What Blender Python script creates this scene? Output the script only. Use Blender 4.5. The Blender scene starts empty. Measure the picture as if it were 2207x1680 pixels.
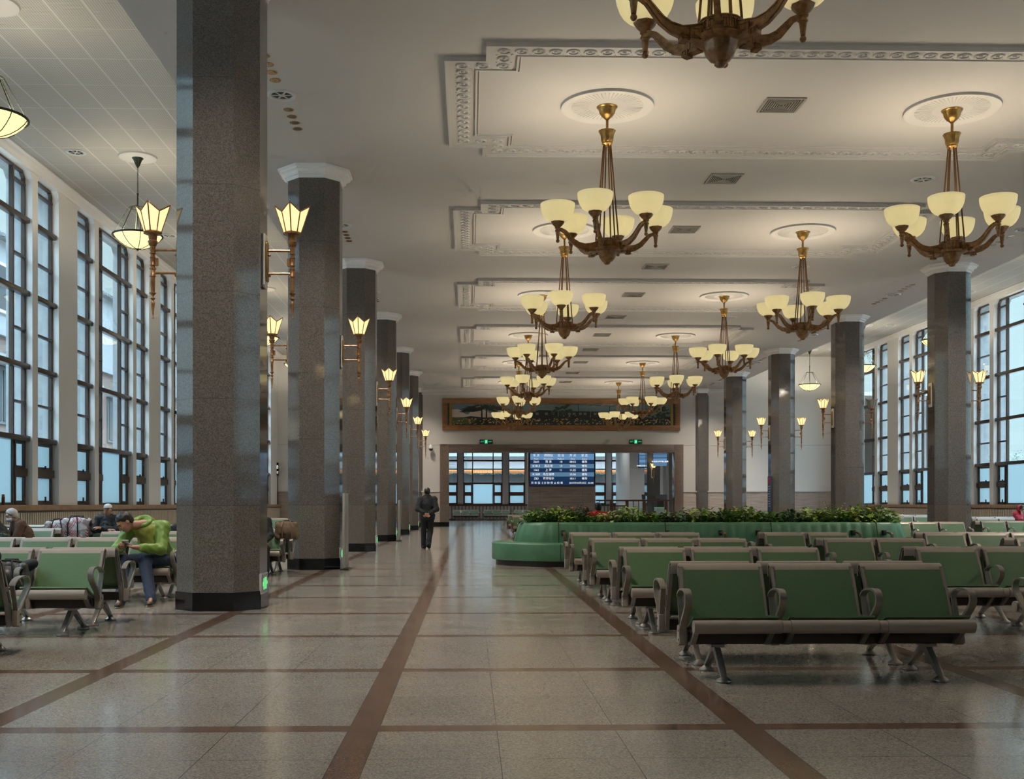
import bpy, bmesh, math, random
import numpy as np
from mathutils import Vector, Matrix
random.seed(7)
PI = math.pi
SC = bpy.context.scene
COL = SC.collection

# ---------------------------------------------------------------- camera
F_PX = 2345.0
EYE = 1.22
YAW = math.atan(0.0253)
cam_d = bpy.data.cameras.new('camera')
cam = bpy.data.objects.new('camera', cam_d); COL.objects.link(cam)
cam_d.sensor_fit = 'HORIZONTAL'; cam_d.sensor_width = 36.0
cam_d.lens = 36.0 * F_PX / 2207.0
cam_d.shift_x = 31.1 / 2207.0
cam_d.shift_y = (1087.0 - 840.0) / 2207.0
cam_d.clip_start = 0.1; cam_d.clip_end = 500
cam.location = (0, 0, EYE)
cam.rotation_euler = (PI / 2, 0, -YAW)
SC.camera = cam

# ---------------------------------------------------------------- world, exposure
world = bpy.data.worlds.new('overcast_sky'); SC.world = world
world.use_nodes = True
wn = world.node_tree.nodes; wl = world.node_tree.links; wn.clear()
w_out = wn.new('ShaderNodeOutputWorld'); w_bg = wn.new('ShaderNodeBackground')
w_tc = wn.new('ShaderNodeTexCoord'); w_sep = wn.new('ShaderNodeSeparateXYZ')
w_rmp = wn.new('ShaderNodeValToRGB')
w_rmp.color_ramp.elements[0].position = 0.0; w_rmp.color_ramp.elements[0].color = (0.06, 0.07, 0.075, 1)
w_rmp.color_ramp.elements[1].position = 0.04; w_rmp.color_ramp.elements[1].color = (0.100, 0.138, 0.150, 1)
e = w_rmp.color_ramp.elements.new(0.38); e.color = (0.102, 0.142, 0.156, 1)
e = w_rmp.color_ramp.elements.new(0.75); e.color = (1.45, 1.88, 2.25, 1)   # overcast: brightest overhead
wl.new(w_tc.outputs['Generated'], w_sep.inputs[0]); wl.new(w_sep.outputs['Z'], w_rmp.inputs[0])
wl.new(w_rmp.outputs[0], w_bg.inputs[0]); w_bg.inputs[1].default_value = 8.0
wl.new(w_bg.outputs[0], w_out.inputs[0])
SC.view_settings.view_transform = 'Standard'; SC.view_settings.look = 'None'
SC.view_settings.exposure = 0.0; SC.view_settings.gamma = 1.0
SC.view_settings.use_curve_mapping = False
SC.cycles.use_denoising = True
SC.cycles.max_bounces = 6; SC.cycles.diffuse_bounces = 3; SC.cycles.glossy_bounces = 3
SC.cycles.transmission_bounces = 4; SC.cycles.transparent_max_bounces = 10
SC.cycles.use_adaptive_sampling = True; SC.cycles.adaptive_threshold = 0.12; SC.cycles.adaptive_min_samples = 12
SC.cycles.sample_clamp_indirect = 4.0
SC.cycles.caustics_reflective = False; SC.cycles.caustics_refractive = False
SPOT_W = 165.0
BULB_W = 29.0      # each chandelier bulb
SCONCE_W = 12.0
PENDANT_W = 120.0

# hall dimensions
XL, XR = -10.37, 20.2            # window walls
CXL, CXR = -2.92, 12.62          # column rows
S = 7.72                         # bay
C0 = 12.93                       # first column centre
ZC = 7.47                        # main ceiling
ZA = 9.27                        # aisle ceilings
MXL, MXR = -4.37, 13.85          # main ceiling edges
YE = 58.9                        # end wall
YB = -7.5                        # wall behind the camera
YR = 81.5                        # back wall of the far room

# daylight portals (sampling guides for the sky light through the window walls)
def portal(name, loc, rot, sx, sy):
    l = bpy.data.lights.new(name, 'AREA'); l.shape = 'RECTANGLE'; l.size = sx; l.size_y = sy
    l.cycles.is_portal = True
    o = bpy.data.objects.new(name, l); COL.objects.link(o); o.location = loc; o.rotation_euler = rot
portal('daylight_left', (XL - 0.9, (YB + YE) / 2, 5.2), (0, -PI / 2, 0), 8.6, YE - YB)
portal('daylight_right', (XR + 0.9, (YB + YE) / 2, 5.2), (0, PI / 2, 0), 8.6, YE - YB)
portal('daylight_end', (5.0, YR + 0.9, 4.2), (-PI / 2, 0, 0), 34, 7.0)

# ---------------------------------------------------------------- materials
MATS = {}
def nodes_of(name):
    m = bpy.data.materials.new(name); m.use_nodes = True
    return m, m.node_tree.nodes, m.node_tree.links
def pbr(name, col, rough=0.5, metal=0.0, spec=0.5, emit=None, estr=0.0, bump=None, vary=None, coat=0.0, sheen=0.0):
    """col linear rgb; bump=(scale, strength); vary=(scale, amount)"""
    if name in MATS: return MATS[name]
    m, n, l = nodes_of(name)
    p = n['Principled BSDF']
    p.inputs['Base Color'].default_value = (*col, 1)
    p.inputs['Roughness'].default_value = rough; p.inputs['Metallic'].default_value = metal
    p.inputs['Specular IOR Level'].default_value = spec
    p.inputs['Coat Weight'].default_value = coat
    p.inputs['Sheen Weight'].default_value = sheen
    if emit:
        p.inputs['Emission Color'].default_value = (*emit, 1); p.inputs['Emission Strength'].default_value = estr
    tc = n.new('ShaderNodeTexCoord')
    if vary:
        nz = n.new('ShaderNodeTexNoise'); nz.inputs['Scale'].default_value = vary[0]; nz.inputs['Detail'].default_value = 5
        l.new(tc.outputs['Object'], nz.inputs['Vector'])
        mr = n.new('ShaderNodeMapRange'); mr.inputs['From Min'].default_value = 0.3; mr.inputs['From Max'].default_value = 0.7
        mr.inputs['To Min'].default_value = 1 - vary[1]; mr.inputs['To Max'].default_value = 1 + vary[1]
        l.new(nz.outputs[0], mr.inputs[0])
        vm = n.new('ShaderNodeVectorMath'); vm.operation = 'SCALE'; vm.inputs[0].default_value = col
        l.new(mr.outputs[0], vm.inputs['Scale']); l.new(vm.outputs[0], p.inputs['Base Color'])
    if bump:
        nz = n.new('ShaderNodeTexNoise'); nz.inputs['Scale'].default_value = bump[0]; nz.inputs['Detail'].default_value = 4
        l.new(tc.outputs['Object'], nz.inputs['Vector'])
        b = n.new('ShaderNodeBump'); b.inputs['Strength'].default_value = bump[1]; b.inputs['Distance'].default_value = 0.01
        l.new(nz.outputs[0], b.inputs['Height']); l.new(b.outputs[0], p.inputs['Normal'])
    MATS[name] = m
    return m
class NG:
    """tiny node helper"""
    def __init__(s, name):
        s.m, s.n, s.l = nodes_of(name); s.p = s.n['Principled BSDF']; MATS[name] = s.m
        s.tc = s.n.new('ShaderNodeTexCoord')
        g = s.n.new('ShaderNodeNewGeometry'); s.pos = g.outputs['Position']
    def math(s, op, a, b=None, c=None):
        q = s.n.new('ShaderNodeMath'); q.operation = op
        for i, v in enumerate((a, b, c)):
            if v is None: continue
            if isinstance(v, (int, float)): q.inputs[i].default_value = v
            else: s.l.new(v, q.inputs[i])
        return q.outputs[0]
    def sep(s, v):
        q = s.n.new('ShaderNodeSeparateXYZ'); s.l.new(v, q.inputs[0]); return q.outputs
    def noise(s, scale, detail=4, vec=None, rough=0.5):
        q = s.n.new('ShaderNodeTexNoise'); q.inputs['Scale'].default_value = scale; q.inputs['Detail'].default_value = detail
        q.inputs['Roughness'].default_value = rough
        s.l.new(vec if vec is not None else s.tc.outputs['Object'], q.inputs['Vector']); return q.outputs[0]
    def voro(s, scale, vec=None):
        q = s.n.new('ShaderNodeTexVoronoi'); q.inputs['Scale'].default_value = scale
        s.l.new(vec if vec is not None else s.tc.outputs['Object'], q.inputs['Vector']); return q.outputs
    def ramp(s, f, stops):
        q = s.n.new('ShaderNodeValToRGB'); cr = q.color_ramp
        cr.elements[0].position = stops[0][0]; cr.elements[0].color = (*stops[0][1], 1)
        cr.elements[1].position = stops[-1][0]; cr.elements[1].color = (*stops[-1][1], 1)
        for ps, c in stops[1:-1]:
            e = cr.elements.new(ps); e.color = (*c, 1)
        s.l.new(f, q.inputs[0]); return q.outputs[0]
    def mix(s, f, a, b):
        q = s.n.new('ShaderNodeMix'); q.data_type = 'RGBA'
        for i, v in ((0, f), (6, a), (7, b)):
            if isinstance(v, (int, float)): q.inputs[i].default_value = v
            elif isinstance(v, tuple): q.inputs[i].default_value = (*v, 1)
            else: s.l.new(v, q.inputs[i])
        return q.outputs[2]
    def mul(s, a, b):
        q = s.n.new('ShaderNodeMix'); q.data_type = 'RGBA'; q.blend_type = 'MULTIPLY'; q.inputs[0].default_value = 1
        for i, v in ((6, a), (7, b)):
            if isinstance(v, tuple): q.inputs[i].default_value = (*v, 1)
            else: s.l.new(v, q.inputs[i])
        return q.outputs[2]
    def bump(s, h, st, dist=0.01):
        b = s.n.new('ShaderNodeBump'); b.inputs['Strength'].default_value = st; b.inputs['Distance'].default_value = dist
        s.l.new(h, b.inputs['Height']); s.l.new(b.outputs[0], s.p.inputs['Normal'])
    def band(s, v, pitch, width, off=0.0):
        """1 inside bands of this width centred at off + n*pitch"""
        a = s.math('SUBTRACT', v, off - pitch / 2)
        a = s.math('MODULO', a, pitch) if False else s.math('FLOORED_MODULO', a, pitch)
        a = s.math('ABSOLUTE', s.math('SUBTRACT', a, pitch / 2))
        return s.math('LESS_THAN', a, width / 2)
    def set(s, **k):
        for a, v in k.items():
            a = a.replace('_', ' ')
            if isinstance(v, (int, float)): s.p.inputs[a].default_value = v
            elif isinstance(v, tuple): s.p.inputs[a].default_value = (*v, 1)
            else: s.l.new(v, s.p.inputs[a])
        return s.m

# polished terrazzo floor with red-brown strips
g = NG('terrazzo_floor'); px_, py_, pz_ = g.sep(g.pos)
T = 2.076
stripX = g.band(px_, T, 0.162, 1.50); stripY = g.band(py_, T, 0.15, 5.92)
strip = g.math('MAXIMUM', stripX, stripY)
tx = g.math('FLOORED_MODULO', g.math('SUBTRACT', px_, 1.581), T); ty = g.math('FLOORED_MODULO', g.math('SUBTRACT', py_, 5.995), T)
jx = g.math('LESS_THAN', g.math('FLOORED_MODULO', tx, 0.638), 0.004); jy = g.math('LESS_THAN', g.math('FLOORED_MODULO', ty, 0.642), 0.004)
joint = g.math('MAXIMUM', jx, jy)
grain = g.noise(70, 3, g.pos, 0.7); fl = g.noise(0.45, 3, g.pos)
vcol = g.voro(130, g.pos)['Color']
vs = g.sep(vcol)[0]
mixg = g.math('ADD', g.math('MULTIPLY', grain, 0.55), g.math('MULTIPLY', vs, 0.45))
stone = g.ramp(mixg, [(0.2, (0.17, 0.142, 0.118)), (0.5, (0.315, 0.268, 0.225)), (0.8, (0.44, 0.385, 0.33))])
red = g.ramp(mixg, [(0.2, (0.085, 0.046, 0.032)), (0.5, (0.155, 0.085, 0.058)), (0.8, (0.24, 0.145, 0.10))])
# each slab has a tone of its own
cell = g.n.new('ShaderNodeTexWhiteNoise'); cell.noise_dimensions = '2D'
cv = g.n.new('ShaderNodeCombineXYZ')
g.l.new(g.math('FLOOR', g.math('DIVIDE', px_, 0.692)), cv.inputs[0]); g.l.new(g.math('FLOOR', g.math('DIVIDE', py_, 0.692)), cv.inputs[1])
g.l.new(cv.outputs[0], cell.inputs['Vector'])
tone = g.math('ADD', g.math('MULTIPLY', cell.outputs[0], 0.10), g.math('ADD', 0.80, g.math('MULTIPLY', fl, 0.24)))
vm = g.n.new('ShaderNodeVectorMath'); vm.operation = 'SCALE'; g.l.new(stone, vm.inputs[0]); g.l.new(tone, vm.inputs['Scale'])
c = g.mix(strip, vm.outputs[0], red); c = g.mix(joint, c, (0.04, 0.03, 0.025))
dirt = g.noise(2.2, 5, g.pos)
g.set(Base_Color=c, Roughness=g.math('ADD', 0.085, g.math('MULTIPLY', dirt, 0.15)), Specular_IOR_Level=0.5)
g.bump(g.noise(1.3, 3, g.pos), 0.04, 0.02)

# grey granite for the columns
def granite(name, base, polish, scale=60):
    g = NG(name)
    gr = g.noise(scale, 5, g.pos, 0.75); v = g.sep(g.voro(scale * 1.7, g.pos)['Color'])[0]
    mx = g.math('ADD', g.math('MULTIPLY', gr, 0.6), g.math('MULTIPLY', v, 0.4))
    b = base
    c = g.ramp(mx, [(0.22, tuple(x * 0.45 for x in b)), (0.48, b), (0.75, tuple(x * 1.5 for x in b))])
    x, y, z = g.sep(g.pos)
    jz = g.math('LESS_THAN', g.math('FLOORED_MODULO', g.math('SUBTRACT', z, 1.20), 1.22), 0.006)
    low = g.math('LESS_THAN', z, 1.2)
    c = g.mix(jz, c, tuple(x * 0.5 for x in b))
    c = g.mix(g.math('MULTIPLY', low, 0.30), c, g.ramp(g.noise(90, 2, g.pos), [(0.35, (0.03, 0.025, 0.02)), (0.62, (0.30, 0.26, 0.22))]))
    g.set(Base_Color=c, Roughness=polish, Specular_IOR_Level=0.9)
    return g.m
granite('grey_granite', (0.118, 0.101, 0.089), 0.07)
granite('brown_granite', (0.140, 0.098, 0.078), 0.12, 40)
pbr('black_granite', (0.008, 0.008, 0.009), 0.12, vary=(40, 0.4))
pbr('plaster', (0.54, 0.505, 0.475), 0.75, vary=(0.5, 0.03))
pbr('ceiling_paint', (0.52, 0.49, 0.465), 0.8, vary=(0.3, 0.03))
pbr('white_plaster', (0.84, 0.82, 0.80), 0.6)
pbr('outside_render', (0.34, 0.37, 0.385), 0.8, vary=(4, 0.15))
pbr('relief_plaster', (0.54, 0.515, 0.49), 0.7)
# perforated aisle ceiling
g = NG('perforated_ceiling'); x, y, z = g.sep(g.pos)
lx = g.band(x, 0.62, 0.035, 0); ly = g.band(y, 1.24, 0.02, 0)
ln = g.math('MAXIMUM', lx, ly)
hx = g.band(x, 0.045, 0.022, 0); hy = g.band(y, 0.045, 0.022, 0)
hole = g.math('MULTIPLY', g.math('MULTIPLY', hx, hy), g.math('SUBTRACT', 1, ln))
g.set(Base_Color=g.mix(hole, g.mix(ln, (0.46, 0.43, 0.385), (0.56, 0.53, 0.48)), (0.27, 0.25, 0.215)), Roughness=0.7)
# travertine wainscot
g = NG('travertine'); sx = g.n.new('ShaderNodeMapping'); sx.inputs['Scale'].default_value = (0.7, 0.7, 9)
g.l.new(g.pos, sx.inputs[0]); nz = g.noise(1.6, 6, sx.outputs[0]); x, y, z = g.sep(g.pos)
j = g.math('MAXIMUM', g.band(z, 0.62, 0.006, 0.1), g.band(x, 1.25, 0.008, 0.3))
g.set(Base_Color=g.mix(j, g.ramp(nz, [(0.3, (0.36, 0.29, 0.245)), (0.5, (0.46, 0.385, 0.335)), (0.7, (0.54, 0.46, 0.41))]), (0.17, 0.13, 0.11)), Roughness=0.3)
pbr('bronze_frame', (0.060, 0.040, 0.032), 0.35, vary=(3, 0.2))
pbr('window_rail', (0.050, 0.036, 0.029), 0.28, metal=0.3)
pbr('brown_wood_frame', (0.105, 0.042, 0.024), 0.4)
g = NG('honey_wood'); mp = g.n.new('ShaderNodeMapping'); mp.inputs['Scale'].default_value = (1.5, 1.5, 14)
g.l.new(g.tc.outputs['Object'], mp.inputs[0])
g.set(Base_Color=g.ramp(g.noise(2.5, 5, mp.outputs[0]), [(0.3, (0.16, 0.065, 0.018)), (0.7, (0.30, 0.135, 0.045))]), Roughness=0.35)
pbr('sill_wood', (0.33, 0.195, 0.105), 0.4, vary=(4, 0.15))
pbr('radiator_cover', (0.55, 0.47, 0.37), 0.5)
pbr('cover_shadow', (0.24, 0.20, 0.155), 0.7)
g = NG('bronze_wood')
g.set(Base_Color=g.ramp(g.noise(18, 5), [(0.3, (0.17, 0.075, 0.026)), (0.55, (0.34, 0.17, 0.062)), (0.8, (0.48, 0.27, 0.11))]), Roughness=0.34, Metallic=0.25, Specular_IOR_Level=0.6)
pbr('old_brass', (0.33, 0.185, 0.050), 0.30, metal=0.75, vary=(14, 0.3))
pbr('dark_bronze_rod', (0.13, 0.065, 0.025), 0.35, metal=0.6)
pbr('green_patina', (0.035, 0.045, 0.030), 0.45, metal=0.4)
pbr('beige_aluminium', (0.37, 0.31, 0.26), 0.33, metal=0.25, vary=(8, 0.05))
pbr('cast_aluminium', (0.30, 0.27, 0.235), 0.30, metal=0.55, vary=(12, 0.12))
pbr('dark_steel', (0.055, 0.042, 0.036), 0.4, metal=0.4)
# perforated green seat metal
g = NG('green_seat'); 
hx = g.voro(150)['Distance']
g.set(Base_Color=g.mix(g.math('LESS_THAN', hx, 0.25), (0.112, 0.188, 0.088), (0.08, 0.134, 0.063)), Roughness=0.42)
g.bump(g.noise(30, 3), 0.05)
g = NG('green_leather')
g.set(Base_Color=g.ramp(g.noise(3, 5), [(0.3, (0.070, 0.185, 0.100)), (0.7, (0.100, 0.240, 0.135))]), Roughness=0.42, Specular_IOR_Level=0.45)
g.bump(g.noise(7, 4), 0.25, 0.03)
pbr('sofa_seam', (0.01, 0.03, 0.014), 0.8)
pbr('chrome', (0.55, 0.52, 0.50), 0.18, metal=1.0)
pbr('white_metal', (0.55, 0.54, 0.52), 0.4)
pbr('grille_dark', (0.03, 0.027, 0.023), 0.6)
pbr('grille_metal', (0.38, 0.35, 0.31), 0.4, metal=0.2)
pbr('gold_reflector', (0.42, 0.27, 0.13), 0.18, metal=0.95)
pbr('black_plastic', (0.012, 0.012, 0.013), 0.35)
pbr('soil', (0.02, 0.014, 0.01), 0.9)
pbr('screw', (0.10, 0.075, 0.06), 0.3, metal=0.8)

def glass_mat():
    m, n, l = nodes_of('clear_glass'); n.clear(); MATS['clear_glass'] = m
    o = n.new('ShaderNodeOutputMaterial'); t = n.new('ShaderNodeBsdfTransparent'); gl = n.new('ShaderNodeBsdfGlossy')
    t.inputs[0].default_value = (0.93, 0.97, 0.98, 1); gl.inputs['Roughness'].default_value = 0.02
    lw = n.new('ShaderNodeLayerWeight'); pw = n.new('ShaderNodeMath'); pw.operation = 'POWER'; pw.inputs[1].default_value = 4.0
    l.new(lw.outputs['Facing'], pw.inputs[0])
    ma = n.new('ShaderNodeMath'); ma.operation = 'MULTIPLY_ADD'; ma.inputs[1].default_value = 0.8; ma.inputs[2].default_value = 0.04
    l.new(pw.outputs[0], ma.inputs[0])
    mx = n.new('ShaderNodeMixShader'); l.new(ma.outputs[0], mx.inputs[0]); l.new(t.outputs[0], mx.inputs[1]); l.new(gl.outputs[0], mx.inputs[2])
    l.new(mx.outputs[0], o.inputs[0])
glass_mat()
def translucent(name, tcol, dcol, dmix, emit=None, estr=0, rough=0.3, gloss=0.06, marble=None):
    m, n, l = nodes_of(name); n.clear(); MATS[name] = m
    o = n.new('ShaderNodeOutputMaterial'); t = n.new('ShaderNodeBsdfTranslucent'); d = n.new('ShaderNodeBsdfDiffuse'); gl = n.new('ShaderNodeBsdfGlossy')
    t.inputs[0].default_value = (*tcol, 1); d.inputs[0].default_value = (*dcol, 1); gl.inputs['Roughness'].default_value = rough
    m1 = n.new('ShaderNodeMixShader'); m1.inputs[0].default_value = dmix; l.new(t.outputs[0], m1.inputs[1]); l.new(d.outputs[0], m1.inputs[2])
    m2 = n.new('ShaderNodeMixShader'); m2.inputs[0].default_value = gloss; l.new(m1.outputs[0], m2.inputs[1]); l.new(gl.outputs[0], m2.inputs[2])
    out = m2.outputs[0]
    if emit:
        e = n.new('ShaderNodeEmission'); e.inputs[0].default_value = (*emit, 1); e.inputs[1].default_value = estr
        if marble:
            tc = n.new('ShaderNodeTexCoord'); nz = n.new('ShaderNodeTexNoise'); nz.inputs['Scale'].default_value = marble; nz.inputs['Detail'].default_value = 3
            nz.inputs['Distortion'].default_value = 1.5
            l.new(tc.outputs['Object'], nz.inputs['Vector'])
            mr = n.new('ShaderNodeMapRange'); mr.inputs['To Min'].default_value = 0.88 * estr; mr.inputs['To Max'].default_value = 1.12 * estr
            l.new(nz.outputs[0], mr.inputs[0]); l.new(mr.outputs[0], e.inputs[1])
        ad = n.new('ShaderNodeAddShader'); l.new(out, ad.inputs[0]); l.new(e.outputs[0], ad.inputs[1]); out = ad.outputs[0]
    l.new(out, o.inputs[0])
translucent('frosted_glass', (0.42, 0.50, 0.52), (0.35, 0.5, 0.6), 0.12)
translucent('opal_bowl', (0.66, 0.61, 0.38), (0.66, 0.62, 0.44), 0.38, (1.0, 0.90, 0.58), 0.26, 0.12, 0.05, 5)
translucent('opal_pendant', (0.8, 0.72, 0.45), (0.75, 0.7, 0.5), 0.5, (1.0, 0.88, 0.50), 0.70, 0.15, 0.05, 3)
translucent('lantern_glass', (0.8, 0.68, 0.4), (0.7, 0.62, 0.42), 0.4, (1.0, 0.85, 0.50), 0.62, 0.2, 0.04, 6)
def emis(name, col, st):
    m, n, l = nodes_of(name); n.clear(); MATS[name] = m
    o = n.new('ShaderNodeOutputMaterial'); e = n.new('ShaderNodeEmission'); e.inputs[0].default_value = (*col, 1); e.inputs[1].default_value = st
    l.new(e.outputs[0], o.inputs[0])
emis('sign_green', (0.03, 0.75, 0.30), 1.0)
emis('sign_white', (0.75, 1.0, 0.85), 0.9)
emis('low_sign_green', (0.20, 0.85, 0.30), 0.9)
emis('led_white', (1, 1, 1), 0.95)
emis('board_light', (0.13, 0.27, 0.47), 1.0)
emis('board_mid', (0.10, 0.20, 0.32), 1.0)
emis('board_dark', (0.012, 0.033, 0.085), 1.0)
emis('led_red', (0.8, 0.02, 0.02), 1.0); emis('led_blue', (0.02, 0.15, 0.8), 1.0)
emis('bulb_glow', (1.0, 0.85, 0.55), 6.0)
M = MATS

# ---------------------------------------------------------------- mesh builder
class MB:
    def __init__(s): s.v = []; s.f = []; s.mi = []; s.cur = 0
    def add(s, vs, fs, mtx=None):
        b = len(s.v)
        if mtx is not None: vs = [mtx @ Vector(p) for p in vs]
        s.v += [tuple(p) for p in vs]
        for f in fs: s.f.append(tuple(i + b for i in f)); s.mi.append(s.cur)
        return s
    def box(s, x0, x1, y0, y1, z0, z1, mtx=None):
        vs = [(x0, y0, z0), (x1, y0, z0), (x1, y1, z0), (x0, y1, z0), (x0, y0, z1), (x1, y0, z1), (x1, y1, z1), (x0, y1, z1)]
        return s.add(vs, [(0, 3, 2, 1), (4, 5, 6, 7), (0, 1, 5, 4), (1, 2, 6, 5), (2, 3, 7, 6), (3, 0, 4, 7)], mtx)
    def prism(s, poly, a0, a1, axis='x', mtx=None):
        """poly: 2-D points; extruded along axis from a0 to a1"""
        n = len(poly)
        def P(p, a):
            return {'x': (a, p[0], p[1]), 'y': (p[0], a, p[1]), 'z': (p[0], p[1], a)}[axis]
        vs = [P(p, a0) for p in poly] + [P(p, a1) for p in poly]
        fs = [tuple(range(n))[::-1], tuple(range(n, 2 * n))] + [(i, (i + 1) % n, (i + 1) % n + n, i + n) for i in range(n)]
        return s.add(vs, fs, mtx)
    def lathe(s, prof, seg=24, c=(0, 0), mtx=None, lobes=0, amp=0.0, phase=0.0):
        """prof: (r, z) list, bottom to top or any order"""
        vs = []; fs = []
        for r, z in prof:
            for k in range(seg):
                a = 2 * PI * k / seg
                rr = r * (1 - amp * abs(math.sin(lobes * a / 2))) if lobes else r
                vs.append((c[0] + rr * math.cos(a + phase), c[1] + rr * math.sin(a + phase), z))
        n = len(prof)
        for i in range(n - 1):
            for k in range(seg):
                k2 = (k + 1) % seg
                fs.append((i * seg + k, i * seg + k2, (i + 1) * seg + k2, (i + 1) * seg + k))
        if prof[0][0] > 1e-6: fs.append(tuple(range(seg))[::-1])
        if prof[-1][0] > 1e-6: fs.append(tuple(range((n - 1) * seg, n * seg)))
        return s.add(vs, fs, mtx)
    def lathe_open(s, prof, seg=24, mtx=None):
        vs = []; fs = []
        for r, z in prof:
            for k in range(seg):
                a = 2 * PI * k / seg; vs.append((r * math.cos(a), r * math.sin(a), z))
        for i in range(len(prof) - 1):
            for k in range(seg):
                k2 = (k + 1) % seg; fs.append((i * seg + k, i * seg + k2, (i + 1) * seg + k2, (i + 1) * seg + k))
        return s.add(vs, fs, mtx)
    def tube(s, pts, r, seg=10, closed=False, mtx=None, squash=None):
        pts = [Vector(p) for p in pts]; n = len(pts)
        rs = r if isinstance(r, (list, tuple)) else [r] * n
        vs = []; fs = []; prev = None
        for i, p in enumerate(pts):
            if closed: t = pts[(i + 1) % n] - pts[i - 1]
            else: t = pts[min(i + 1, n - 1)] - pts[max(i - 1, 0)]
            t.normalize()
            if prev is None:
                up = Vector((0, 0, 1)) if abs(t.z) < 0.9 else Vector((1, 0, 0))
                u = t.cross(up).normalized()
            else:
                u = (prev - t * prev.dot(t)).normalized()
            w = t.cross(u); prev = u
            for k in range(seg):
                a = 2 * PI * k / seg
                vs.append(p + (u * math.cos(a) + w * math.sin(a)) * rs[i])
        m = n if closed else n - 1
        for i in range(m):
            for k in range(seg):
                k2 = (k + 1) % seg; j = (i + 1) % n
                fs.append((i * seg + k, j * seg + k, j * seg + k2, i * seg + k2))
        if not closed: fs += [tuple(range(seg)), tuple(range((n - 1) * seg, n * seg))[::-1]]
        return s.add(vs, fs, mtx)
    def ribbon(s, path, x0, x1, t, mtx=None, closed=False):
        """strip in the y-z plane along path [(y,z)], thickness t, spanning x0..x1; t may be a list"""
        n = len(path); ts = t if isinstance(t, (list, tuple)) else [t] * n
        out = []; inn = []
        for i in range(n):
            if closed: a = path[i - 1]; b = path[(i + 1) % n]
            else: a = path[max(i - 1, 0)]; b = path[min(i + 1, n - 1)]
            dy, dz = b[0] - a[0], b[1] - a[1]; L = math.hypot(dy, dz) or 1
            ny, nz = -dz / L, dy / L
            out.append((path[i][0] + ny * ts[i] / 2, path[i][1] + nz * ts[i] / 2)); inn.append((path[i][0] - ny * ts[i] / 2, path[i][1] - nz * ts[i] / 2))
        vs = []
        for i in range(n):
            vs += [(x0, *out[i]), (x1, *out[i]), (x1, *inn[i]), (x0, *inn[i])]
        fs = []
        for i in range(n if closed else n - 1):
            j = (i + 1) % n
            for k in range(4):
                k2 = (k + 1) % 4; fs.append((i * 4 + k, j * 4 + k, j * 4 + k2, i * 4 + k2))
        if not closed: fs += [(0, 1, 2, 3), ((n - 1) * 4 + 3, (n - 1) * 4 + 2, (n - 1) * 4 + 1, (n - 1) * 4)]
        return s.add(vs, fs, mtx)
    def ball(s, c, r, seg=14, rings=8, sc=(1, 1, 1)):
        pr = [(r * math.sin(PI * i / rings), -r * math.cos(PI * i / rings)) for i in range(rings + 1)]
        pr[0] = (1e-5, -r); pr[-1] = (1e-5, r)
        m = Matrix.Translation(c) @ Matrix.Diagonal((*sc, 1))
        return s.lathe(pr, seg, mtx=m)
    def build(s, name, mat, parent=None, smooth=False, bevel=0.0, angle=35, loc=None):
        me = bpy.data.meshes.new(name); me.from_pydata(s.v, [], s.f)
        mats = mat if isinstance(mat, (list, tuple)) else [mat]
        for m_ in mats: me.materials.append(M[m_] if isinstance(m_, str) else m_)
        if len(mats) > 1: me.polygons.foreach_set('material_index', s.mi)
        bm = bmesh.new(); bm.from_mesh(me)
        bmesh.ops.recalc_face_normals(bm, faces=bm.faces)
        if bevel > 0:
            es = [e for e in bm.edges if e.is_manifold and e.calc_face_angle(0) > 0.6]
            bmesh.ops.bevel(bm, geom=es, offset=bevel, segments=2, affect='EDGES', profile=0.6, clamp_overlap=True)
            smooth = True
        bm.to_mesh(me); bm.free()
        if smooth:
            me.polygons.foreach_set('use_smooth', [True] * len(me.polygons))
            me.set_sharp_from_angle(angle=math.radians(angle))
        me.update()
        o = bpy.data.objects.new(name, me); COL.objects.link(o)
        if parent is not None: o.parent = parent
        if loc is not None: o.location = loc
        return o
def tag(o, label=None, cat=None, group=None, kind=None):
    if label: o['label'] = label
    if cat: o['category'] = cat
    if group: o['group'] = group
    if kind: o['kind'] = kind
    return o
def thing(name, label, cat, loc=(0, 0, 0), rz=0.0, group=None):
    o = bpy.data.objects.new(name, None); COL.objects.link(o); o.empty_display_size = 0.1
    o.location = loc; o.rotation_euler = (0, 0, rz)
    return tag(o, label, cat, group)
def kids(o): return [c for c in bpy.data.objects if c.parent == o]
def tree(o):
    """list of (object, children tree)"""
    return (o, [tree(c) for c in kids(o)])
def copy_tree(t, parent=None):
    c = t[0].copy(); COL.objects.link(c)
    if parent is not None: c.parent = parent
    for ch in t[1]: copy_tree(ch, c)
    return c
def dup(t, label=None, loc=None, rz=None, group=None):
    c = copy_tree(t)
    if label: c['label'] = label
    if loc is not None: c.location = loc
    if rz is not None: c.rotation_euler = (0, 0, rz)
    if group: c['group'] = group
    return c
def struct(name, b, mat, **k):
    return tag(b.build(name, mat, **k), kind='structure')
def gx(px, py, Z=0.0):
    """floor-plan point (X, Y) seen at pixel (px, py) at height Z (used to read places off the photograph)"""
    d = (EYE - Z) * F_PX / (py - 1087.0)
    xc = (px - 1103.5 + 31.1) / F_PX * d
    return xc * math.cos(YAW) + d * math.sin(YAW), d * math.cos(YAW) - xc * math.sin(YAW)
def ax(px, Y):
    """X seen at pixel column px on the plane at distance Y"""
    return Y * math.tan(YAW + math.atan((px - 1103.5 + 31.1) / F_PX))
def az(px, py, Y):
    a = math.atan((px - 1103.5 + 31.1) / F_PX)
    d = Y / math.cos(YAW + a) * math.cos(a)
    return EYE + (1087.0 - py) * d / F_PX
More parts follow.
